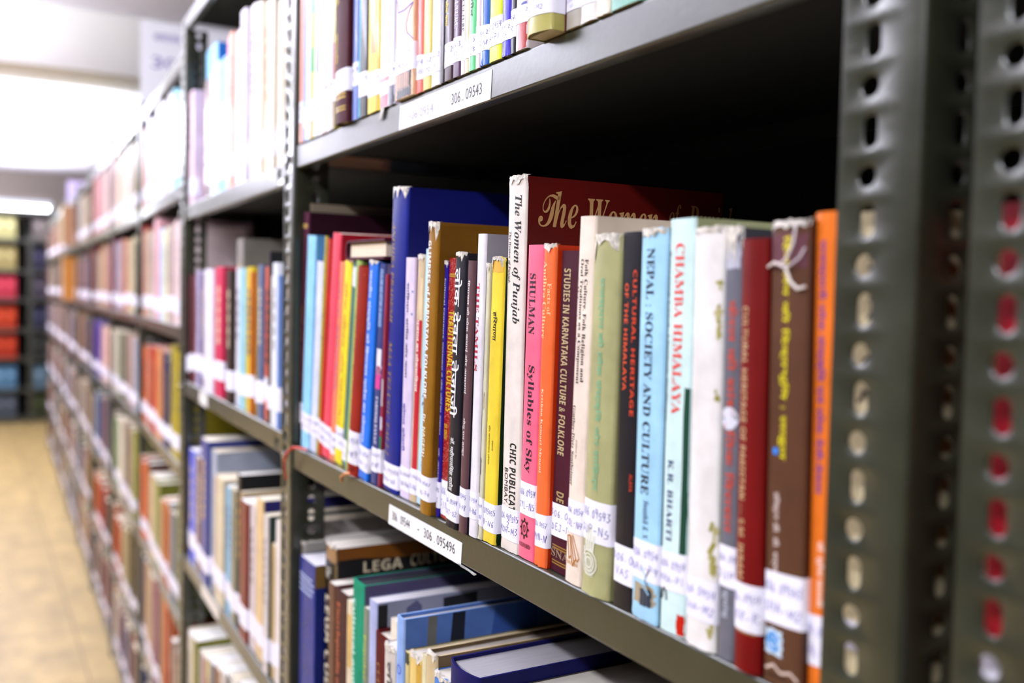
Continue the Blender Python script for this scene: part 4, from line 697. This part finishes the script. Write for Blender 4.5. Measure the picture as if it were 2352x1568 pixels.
up(8)['t'] = [['संस्कृति', 'deva', .101, .067, .05, .35, 'e8c83c', 'V'], ['भारत की', 'deva', .158, .132, .05, .4, 'e8c83c', 'V']]
up(7)['p'] = [[.055, .098, 0, 1, 'a83048'], [0, .04, 0, 1, 'a89470']]
up(3)['p'] = [[.0, .03, 0, 1, 'f0a040'], [.08, .11, .2, 1, '30b870'], [.15, .2, .3, 1, '50c080']]
up(4)['p'] = [[.07, .14, .55, .8, '50685c']]
up(10)['p'] = [[0, .22, 0, .22, '70d8ec']]
up(11)['p'] = [[.06, .18, .25, .7, 'f0a04c'], [.0, .2, .75, .95, 'd8b410']]
up(12)['p'] = [[0, .03, .1, 1, 'f0a4b0']]
up(13)['p'] = [[0, .022, 0, 1, '6a6e78']]
up(14)['p'] = [[0, .030, 0, 1, '24242c'], [.008, .024, .08, .8, 'c4a08c'], [.0, .010, .2, .9, '50565e']]
w = up(14)['w']
up(14)['em'] = [([(w*.05, .098), (w*.12, .092), (w*.15, .084), (w*.5, .083), (w*.95, .086)], .0011, '4a4ac0'), ([(w*.95, .086), (w*.72, .078), (w*.6, .068), (w*.68, .060), (w*.97, .052)], .0011, '4444b4'), ([(w*.5, .092), (w*.62, .097), (w*.58, .101), (w*.7, .100)], .0010, 'd8704c')]
up(19)['t'] = [['की लोक कथा', 'deva', .078, .048, .1, .5, 'f4e43c', 'V']]
up(20)['t'] = [['ART CULTURE', 'serif', .09, .042, .2, .7, 'e8e0ec', 'V']]; up(20)['p'] = [[.013, .0142, 0, 1, 'd0a040'], [.0162, .0172, 0, 1, 'd0a040']]
up(21)['t'] = [['HISTORY OF CULTURE', 'serif', .10, .036, .25, .75, '202020', 'V']]
up(23)['p'] = [[0.0, .1, .0, .35, 'f0f8f0']]; up(23)['t'] = [['गीत', 'deva', .06, .045, .3, .7, '204030', 'V']]
up(25)['p'] = [[0, .2, 0, .4, 'b8d4f4']]
up(29)['p'] = [[0, .02, .3, 1, 'c05048'], [.02, .035, .5, .9, '4858b0']]
up(31)['p'] = [[.020, .0208, 0, 1, 'c89850'], [.024, .0248, 0, 1, 'c89850']]; up(31)['hard'] = 1
for i in (17, 25, 27, 33, 34, 30): up(i)['torn'] = 1
up(30)['rnd'] = .005
for i, b in enumerate(UPPER):
    b['x'] += 0; book(b, 1.587, 'books on the top visible shelf of the near rack', writing=UW.get(i, ['306.09', 'N'] if b['w'] > .012 else None))

# ---- lower shelf
lo = {b['id']: b for b in LOWER}
for b in LOWER: b['pg'] = 'ded6c8'
for i in ('l2', 'l9', 'l19'): lo[i]['pg'] = 'd8d4d8'
lo['l19']['pg'] = 'a8a4a8'; lo['l17']['pg'] = 'b8aca0'
w = lo['l2']['w']
lo['l2']['em'] = [([(w*(.06+.1*i), z), (w*(.06+.1*i+.07), z)], .0026, 'c8d4ee') for z, n_ in ((.213, 8), (.207, 9), (.200, 9), (.193, 8)) for i in range(n_)] + [([(w*.3, z), (w*.45, z+.008), (w*.6, z)], .0012, '6c6c54') for z in (.146, .117, .09)]
lo['l2']['sq'] = [([(0, .206), (.10, .206), (.10, .2345), (0, .2345)], '8a7040')]
lo['l3']['sq'] = [([(.0, .252), (.03, .2525), (.06, .249), (.11, .247), (.17, .253), (.17, .2666), (0, .2666)], '8c5a14')]
lo['l3']['p'] = [[.246, .264, 0, 1, 'a8845c'], [.0, .246, .88, .95, '8a7450']]
lo['l3']['st'] = [('LEGA', 'sansb', .033, .085, .2335, .2475, 'd8ccb0'), ('CULTURE', 'sansb', .096, .165, .2345, .2495, 'c8bca0'), ('Art, Initiation, and Moral Philosophy', 'serif', .036, .16, .2255, .2300, '8a8890')]
lo['l3']['t'] = [['The', 'serif', .238, .222, .1, .5, 'd8d4c8', 'V'], ['LEGA CULTURE', 'sansb', .20, .02, .05, .6, 'e8e0cc', 'V']]
lo['l5']['t'] = [['Encyclopaedia of Tribal Culture', 'serif', .215, .02, .1, .45, 'd87c4c', 'V']]
lo['l6']['p'] = [[.15, .212, .25, .85, 'dcb868'], [.02, .04, .1, .9, 'e06038']]
lo['l7']['t'] = [['Cultural and Social Change', 'sansb', .235, .02, .0, .3, 'd8fff4', 'V']]; lo['l7']['pg'] = '20222c'
lo['l7']['sq'] = [([(0, 0), (.18, 0), (.18, .256), (.09, .2565), (.082, .250), (.074, .2495), (.06, .2555), (0, .256)], '6c6484')]
lo['l8']['t'] = [['Popular Culture and History', 'sansb', .205, .02, .1, .6, 'c8d830', 'V']]
lo['l9']['sq'] = [([(.001, .0), (.012, .0), (.012, .247), (.001, .247)], '141418'), ([(.034, .0), (.052, .0), (.052, .24), (.046, .247), (.034, .24)], '64688a'), ([(.078, .0), (.12, .0), (.12, .247), (.078, .245)], '30323c')]
lo['l10']['t'] = [['CULTURE AND SOCIETY', 'serif', .19, .05, .15, .4, 'a87844', 'V']]
lo['l11']['t'] = [['LAW', 'sansb', .225, .208, .15, .75, '1c1a1a', 'V'], ['CULTURE', 'sansb', .20, .15, .15, .75, '1c1a1a', 'V']]
lo['l12']['t'] = [['लोक संस्कृति', 'deva', .215, .08, .2, .75, '4c4848', 'V']]
lo['l13']['sq'] = [([(.030, .0), (.055, .0), (.066, .2655), (.052, .2655)], '20283c'), ([(.0165, .0), (.027, .0), (.035, .2655), (.0255, .2655)], '7c7c78'), ([(.075, .10), (.15, .12), (.15, .2655), (.10, .2655)], '486cb4')]
lo['l13']['em'] = [(circ(.0085, .215, .0042, 16), .0009, '2040d0')]; lo['l13']['p'] = [[.10, .16, .2, .9, 'dce8fc'], [.0, .05, .1, .9, '4c7cd8']]
lo['l14']['p'] = [[.225, .237, 0, 1, '2c4038']]; lo['l14']['t'] = [['AGRARIAN', 'sansb', .195, .12, .15, .8, '402c1c', 'V']]
lo['l15']['t'] = [['ETHNICITY', 'sansb', .19, .13, .15, .45, '5c4c9c', 'V']]; lo['l15']['p'] = [[0, .235, .6, .95, 'd8b050']]
lo['l15']['torn'] = lo['l17']['torn'] = lo['l12']['torn'] = lo['l1']['torn'] = 1
for b in LOWER:
    if 'shelf' not in b['n']: b['n'] += ' on the lower shelf'
    book(b, .82, 'books on the lower shelf of the near rack', depth=.19 if b['id'] in ('l19',) else .235)

# ---- bays further down the row
rowname = {0: 'top', 1: 'second', 2: 'third', 3: 'fourth', 4: 'fifth', 5: 'sixth'}
def cname(h):
    r, g_, b = (int(h[i:i+2], 16) for i in (0, 2, 4)); mx, mn = max(r, g_, b), min(r, g_, b); v = mx/255; s = (mx-mn)/max(mx, 1)
    if s < .09: return 'white' if v > .88 else 'pale grey' if v > .7 else 'grey' if v > .35 else 'black'
    import colorsys
    hh = colorsys.rgb_to_hsv(r/255, g_/255, b/255)[0]*360
    if v < .3 and s < .4: return 'blackish'
    if s < .22 and v > .8: return {0: 'pinkish white', 1: 'cream', 2: 'greenish white', 3: 'bluish white', 4: 'lilac white'}[0 if hh < 18 or hh > 310 else 1 if hh < 75 else 2 if hh < 170 else 3 if hh < 235 else 4]
    if hh < 12 or hh > 345: return 'maroon' if v < .5 else 'red' if s > .6 else 'rose'
    if hh < 40: return 'brown' if v < .6 else 'orange' if s > .6 else 'tan'
    if hh < 66: return 'yellow' if v > .7 and s > .5 else 'buff' if s < .5 else 'olive'
    if hh < 170: return 'green'
    if hh < 205: return 'pale blue' if v > .7 else 'teal blue'
    if hh < 250: return 'blue' if v > .45 else 'navy'
    return 'purple' if hh < 310 else 'magenta'
def shade(h, f): return ''.join('%02x' % max(0, min(255, int(int(h[i:i+2], 16)*f))) for i in (0, 2, 4))
rackname = {2: 'the second rack', 3: 'the third rack', 4: 'the fourth rack', 5: 'the fifth rack'}
rest = []
for key, items in FAR.items():
    k, r = int(key[0]), int(key[1]); ln, ax = BAY[k][1], BAY[k][2]; dk = BAY[k][3][1:]
    rn = random.Random(key); fine = []
    for it in items:
        u, w, h, c = it[:4]; sc = it[4] if len(it) > 4 else None
        if h < .19 or h > .31: h = rn.uniform(.215, .25)
        n = max(1, round(w/.036)) if k > 2 else 1
        cuts = sorted([0] + [min(.97, max(.03, (j+rn.uniform(-.2, .2))/n)) for j in range(1, n)] + [1])
        for j in range(n):
            ww = w*(cuts[j+1]-cuts[j])
            fine.append((u+w*cuts[j], ww-.0008, min(h*(1 if j == 0 else rn.uniform(.93, 1.03)), .305), c if j == 0 else shade(c, rn.uniform(.82, 1.14)), sc if j == 0 else None))
    indiv = k <= 3 or (k == 4 and r <= 1)
    cnt = 0
    for u, w, h, c, sc in fine:
        if w < .004: continue
        cnt += 1
        b = dict(x=u, y=.004+rn.uniform(-.002, .006), w=w, h=h, le=0, c=c, id=key+str(cnt))
        if sc: b['sc'] = sc
        if sc and h > .26: b['y'] = .03
        z0 = rn.uniform(.018, .03); b['lab'] = [z0, z0+.034]
        if w > .02 and rn.random() < .6:
            hi = h*.85; lo_ = h*rn.uniform(.35, .5); dark = int(c[0:2], 16)+int(c[2:4], 16) > 300
            ic = rn.choice(['40303c', '3c3a80', '90302c']) if dark else rn.choice(['e8dcc0', 'd8b860'])
            n_ = rn.randint(5, 9); b['p'] = [[hi-(hi-lo_)*(q+rn.uniform(.6, .85))/n_, hi-(hi-lo_)*q/n_, .35, .6, ic] for q in range(n_)]
        b['n'] = '%s book, %s from the left on the %s shelf of %s' % (cname(c), ordn[min(cnt, 32)], rowname[r], rackname[k])
        if indiv: book(b, dk[r], 'books on the %s shelf of %s' % (rowname[r], rackname[k]), ax=ax, L=PT[k])
        else: rest.append((b, dk[r], ax, PT[k]))
# bay 3 and bay 2 bottom shelves and every bay beyond: too many to tell apart
PAL = ['8c5040', 'a88868', 'c8b8a0', '6c2c30', '50486c', '46464c', 'b87040', '9c8c84', 'd0c4bc', '3c4c74', '7c3c48', 'b0a47c', '5c6c5c', 'c89880', '342c38', 'a4a0ac']
rr = random.Random(5)
def fill(k, r, pal=PAL, lo=.2, hi=.25):
    ln, ax, dk = BAY[k][1], BAY[k][2], BAY[k][3][1:]; u = .05
    while u < ln-.02:
        w = rr.uniform(.018, .055); w = min(w, ln-u-.002)
        if w < .01: break
        h = rr.uniform(lo, hi); z0 = rr.uniform(.018, .03)
        rest.append((dict(x=u, y=rr.uniform(.002, .012), w=w-.001, h=h, c=rr.choice(pal), lab=[z0, z0+.034]), dk[r], ax, PT[k])); u += w
for k in range(5, 11):
    for r in range(6):
        if '%d%d' % (k, r) in FAR: continue
        fill(k, r)
for k in (3, 4): fill(k, 5)
fill(2, 4); fill(4, 4) if '44' not in FAR else None
mb = MB()
for b, z, ax, L in rest:
    w, h, x, y = b['w'], b['h'], b['x'], b['y']; d = .16
    M = Matrix.Translation((L[0], L[1], 0)) @ Matrix.Rotation(ax, 4, 'Z')
    def tf(p): q = M @ Vector(p); return (q.x, q.y, q.z)
    c = min(.003, w*.2); z += .0004
    out = [(x, y+d), (x, y+c), (x+c, y), (x+w-c, y), (x+w, y+c), (x+w, y+d)]; n = 6
    mb.add([tf((a, b_, z)) for a, b_ in out] + [tf((a, b_, z+h)) for a, b_ in out], [(i, (i+1) % n, n+(i+1) % n, n+i) for i in range(n)], mat('side', b['c']))
    mb.add([tf((a, b_, z+h)) for a, b_ in out], [(0, 1, 2, 3, 4, 5)], mat('pages', 'd8cbb0'))
    z0, z1 = b['lab']; o = .0005
    lp = [(x-o, y+.012), (x-o, y+c), (x+c, y-o), (x+w-c, y-o), (x+w+o, y+c), (x+w+o, y+.012)]
    mb.add([tf((a, b_, z+zz)) for zz in (z0, z1) for a, b_ in lp], [(i, i+1, n+i+1, n+i) for i in range(n-1)], mat('paper', 'f3f0fc'))
    mb.add([tf(p) for p in ((x, y+d, z), (x+w, y+d, z), (x+w, y+.001, z), (x, y+.001, z))], [(0, 1, 2, 3)], mat('pages', 'd8cbb0'))
o = mb.obj('books'); tag(o, 'blurred rows of labelled books filling the far racks down the aisle', 'books', kind='stuff')

# ---- rack beyond the gap, at the right edge of the picture
for i, (x, w, h, c, nm) in enumerate([(-.2535, .034, .247, 'b01c34', 'crimson book seen through the holes of the right-edge post'), (-.218, .03, .235, 'd8cdb4', 'cream book next to the crimson one beyond the gap'), (-.187, .04, .25, '3c5c88', 'slate blue book farthest right beyond the gap')]):
    book(dict(x=x, y=.012, w=w, h=h, le=0, c=c, lab=[.012, .062], n=nm, id='r%d' % i), 1.196, 'books in the rack cut off at the right')

# ---- far rack across the end of the aisle, with bound volumes and box files
FD = [2.03, 1.757, 1.448, 1.156, .848, .556, .247, -.02]
FD = [z for z in (2.14, 1.857, 1.548, 1.256, .948, .656, .347, .055)]
cols = [['ccc890', 'a89c68', 'b8384c', 'b03c08', 'a83406', '587c94', '4c545c'], ['88807c', '34304c', '48404c', '2c3048', '242824', '5c7480', '343c18'], ['ccc890', 'a89c68', 'b8384c', 'b03c08', 'a83406', '587c94', '4c545c']]
cn = ['pale yellow', 'khaki', 'crimson', 'orange', 'dark orange', 'blue-grey', 'slate grey']; cn2 = ['grey', 'dark violet', 'dusky mauve', 'navy', 'blackish', 'grey-blue', 'dark olive']
spans = [(-.78, .155), (.155, .9)]
for s, (y0, y1) in enumerate(spans):
    ax = math.pi/2; r, ln, _ = rack((-10.85, y0), (-10.85, y1), FD, ['dark steel rack standing across the end of the aisle', 'dark steel rack at the end, partly behind the long row'][s], right_post=(s == 1))
    r['group'] = 'steel racks across the end of the aisle'
    for i, z in enumerate(FD[1:]):
        x = .052; c = cols[s][i]; k = 0
        while x < min(ln, 1.0)-.08 and k < 8:
            w = .098; k += 1
            hx = .225 if i != 0 else .21
            f = link('box_file', None)
            M = Matrix.Translation((-10.85, y0, 0)) @ Matrix.Rotation(ax, 4, 'Z') @ Matrix.Translation((x, .01, z+.0004)); f.matrix_world = M
            tag(f, '%s box file, %s on the %s shelf of the %s' % ((cn, cn2)[s][i], ordn[k], ordn[i+1], ['aisle-end rack', 'half-hidden end rack'][s]), 'box file', 'box files on the %s shelf at the aisle end' % ordn[i+1])
            q = MB(); q.box((0, 0, 0), (w-.003, .26, hx), mat('side', c)); q.obj('case', f)
            q = MB(); q.box((.02, -.0008, .12), (w-.025, -.0002, .17), mat('paper', shade(c, 1.25))); q.obj('spine_label', f)
            x += w

# ---- cards standing on the rack tops
def card(k, u, zt, wd, ht, colr, label, marks):
    L = PT[k]; o = link('sign_card', None); o.location = (L[0]+u, L[1]+.0, zt); tag(o, label, 'sign', None)
    q = MB(); q.box((0, 0, 0), (.004, wd, ht), mat('paper', colr)); q.obj('card', o)
    if marks:
        q = MB()
        for st, y0, y1, z0, z1 in marks:
            g, fs, asp = glyphs(st, 'deva'); q.add([(.0045, y0+(y1-y0)*a, z0+(z1-z0)*b) for a, b in g], fs, mat('ink', 'a49cc8'))
        q.obj('lettering', o)
card(3, .03, 1.90, .42, .27, 'fbfaff', 'white sign card standing on the rack top with two faint lines', [('समाजशास्त्र', .035, .17, .205, .235), ('306', .03, .14, .135, .17)])
card(7, .05, 1.90, .26, .14, 'd4c4f0', 'small lilac card on the rack top far down the row', [])
# cream and orange volumes that stick out where the lit racks end
for i, (z, h, c, nm) in enumerate([(1.318, .24, 'ecdcc0', 'cream book jutting out far down the row'), (1.622, .22, 'e8d878', 'yellow-cream book jutting out on a top shelf far down the row')]):
    a = BAY[7][2]; book(dict(x=.62, y=-.06, w=.05, h=h, le=0, c=c, sc=('d09448', 'c09878')[i], n=nm, id='j%d' % i), z, 'books jutting out far down the row', ax=a, L=PT[7])

# ---- small things on the lips
def thread(pts, r, c, label, nm='thread'):
    q = MB(); q.tube(pts, r, mat('plain', c), 6); o = q.obj(nm, None, True); tag(o, label, 'thread')
thread([(-1.176, .004, 1.1985), (-1.185, -.004, 1.200), (-1.197, -.010, 1.199), (-1.210, -.013, 1.190), (-1.224, -.012, 1.177), (-1.236, -.008, 1.163), (-1.240, -.0045, 1.150)], .0016, 'd83820', 'red thread tied round the left post at the middle shelf')
thread([(-.992, .006, 1.1985), (-1.000, -.001, 1.1995), (-1.010, -.006, 1.1975), (-1.018, -.0075, 1.193), (-1.023, -.005, 1.187)], .0019, 'd8935c', 'orange thread end hanging over the shelf lip under the brick-red book')
# white string and crumpled film on the thick brown book
bs = [o for o in bpy.data.objects if o.get('label', '').startswith('thick brown book with yellow')][0]; w = by['brownstr']['w']
q = MB(); zc = .2215
q.tube([(w*.02, -.0022, zc), (w*.2, -.0032, zc+.002), (w*.36, -.0036, zc+.001), (w*.5, -.003, zc-.001), (w*.62, -.003, zc-.008), (w*.8, -.0028, zc-.012), (w*.97, -.0018, zc-.011)], .0009, mat('plain', 'e8dcd4'))
q.tube([(w*.36, -.0036, zc+.001), (w*.55, -.0036, zc+.004), (w*.7, -.0032, zc+.012), (w*.74, -.0026, zc+.022)], .0007, mat('plain', 'e4d8dc'))
q.tube([(w*.40, -.0036, zc), (w*.62, -.0036, zc), (w*.85, -.003, zc+.004), (w*.95, -.002, zc+.009)], .0006, mat('plain', 'dcd0d8'))
q.obj('tied_string', bs, True)
# scraps along the upper shelf edge
def scrap(pts, c, label):
    q = MB(); n = len(pts); vs = [tuple(p) for p in pts] + [(x, y+.0004, z-.0006) for x, y, z in pts]
    q.add(vs, [tuple(range(n-1, -1, -1)), tuple(range(n, 2*n))] + [(i, (i+1) % n, n+(i+1) % n, n+i) for i in range(n)], mat('torn', c)); o = q.obj('plastic_scrap'); tag(o, label, 'scrap', None)
scrap([(-.738, -.001, 1.1670), (-.720, -.0012, 1.1672), (-.700, -.0015, 1.1665), (-.704, -.0020, 1.1645), (-.715, -.0018, 1.1655), (-.73, -.0016, 1.1655)], 'a8a8a4', 'crumpled clear tape end under the white number label')
scrap([(-.930, -.001, 1.590), (-.918, -.0018, 1.589), (-.926, -.0022, 1.578), (-.936, -.0016, 1.576)], '8c8474', 'small brown paper tag hanging at the upper shelf edge')
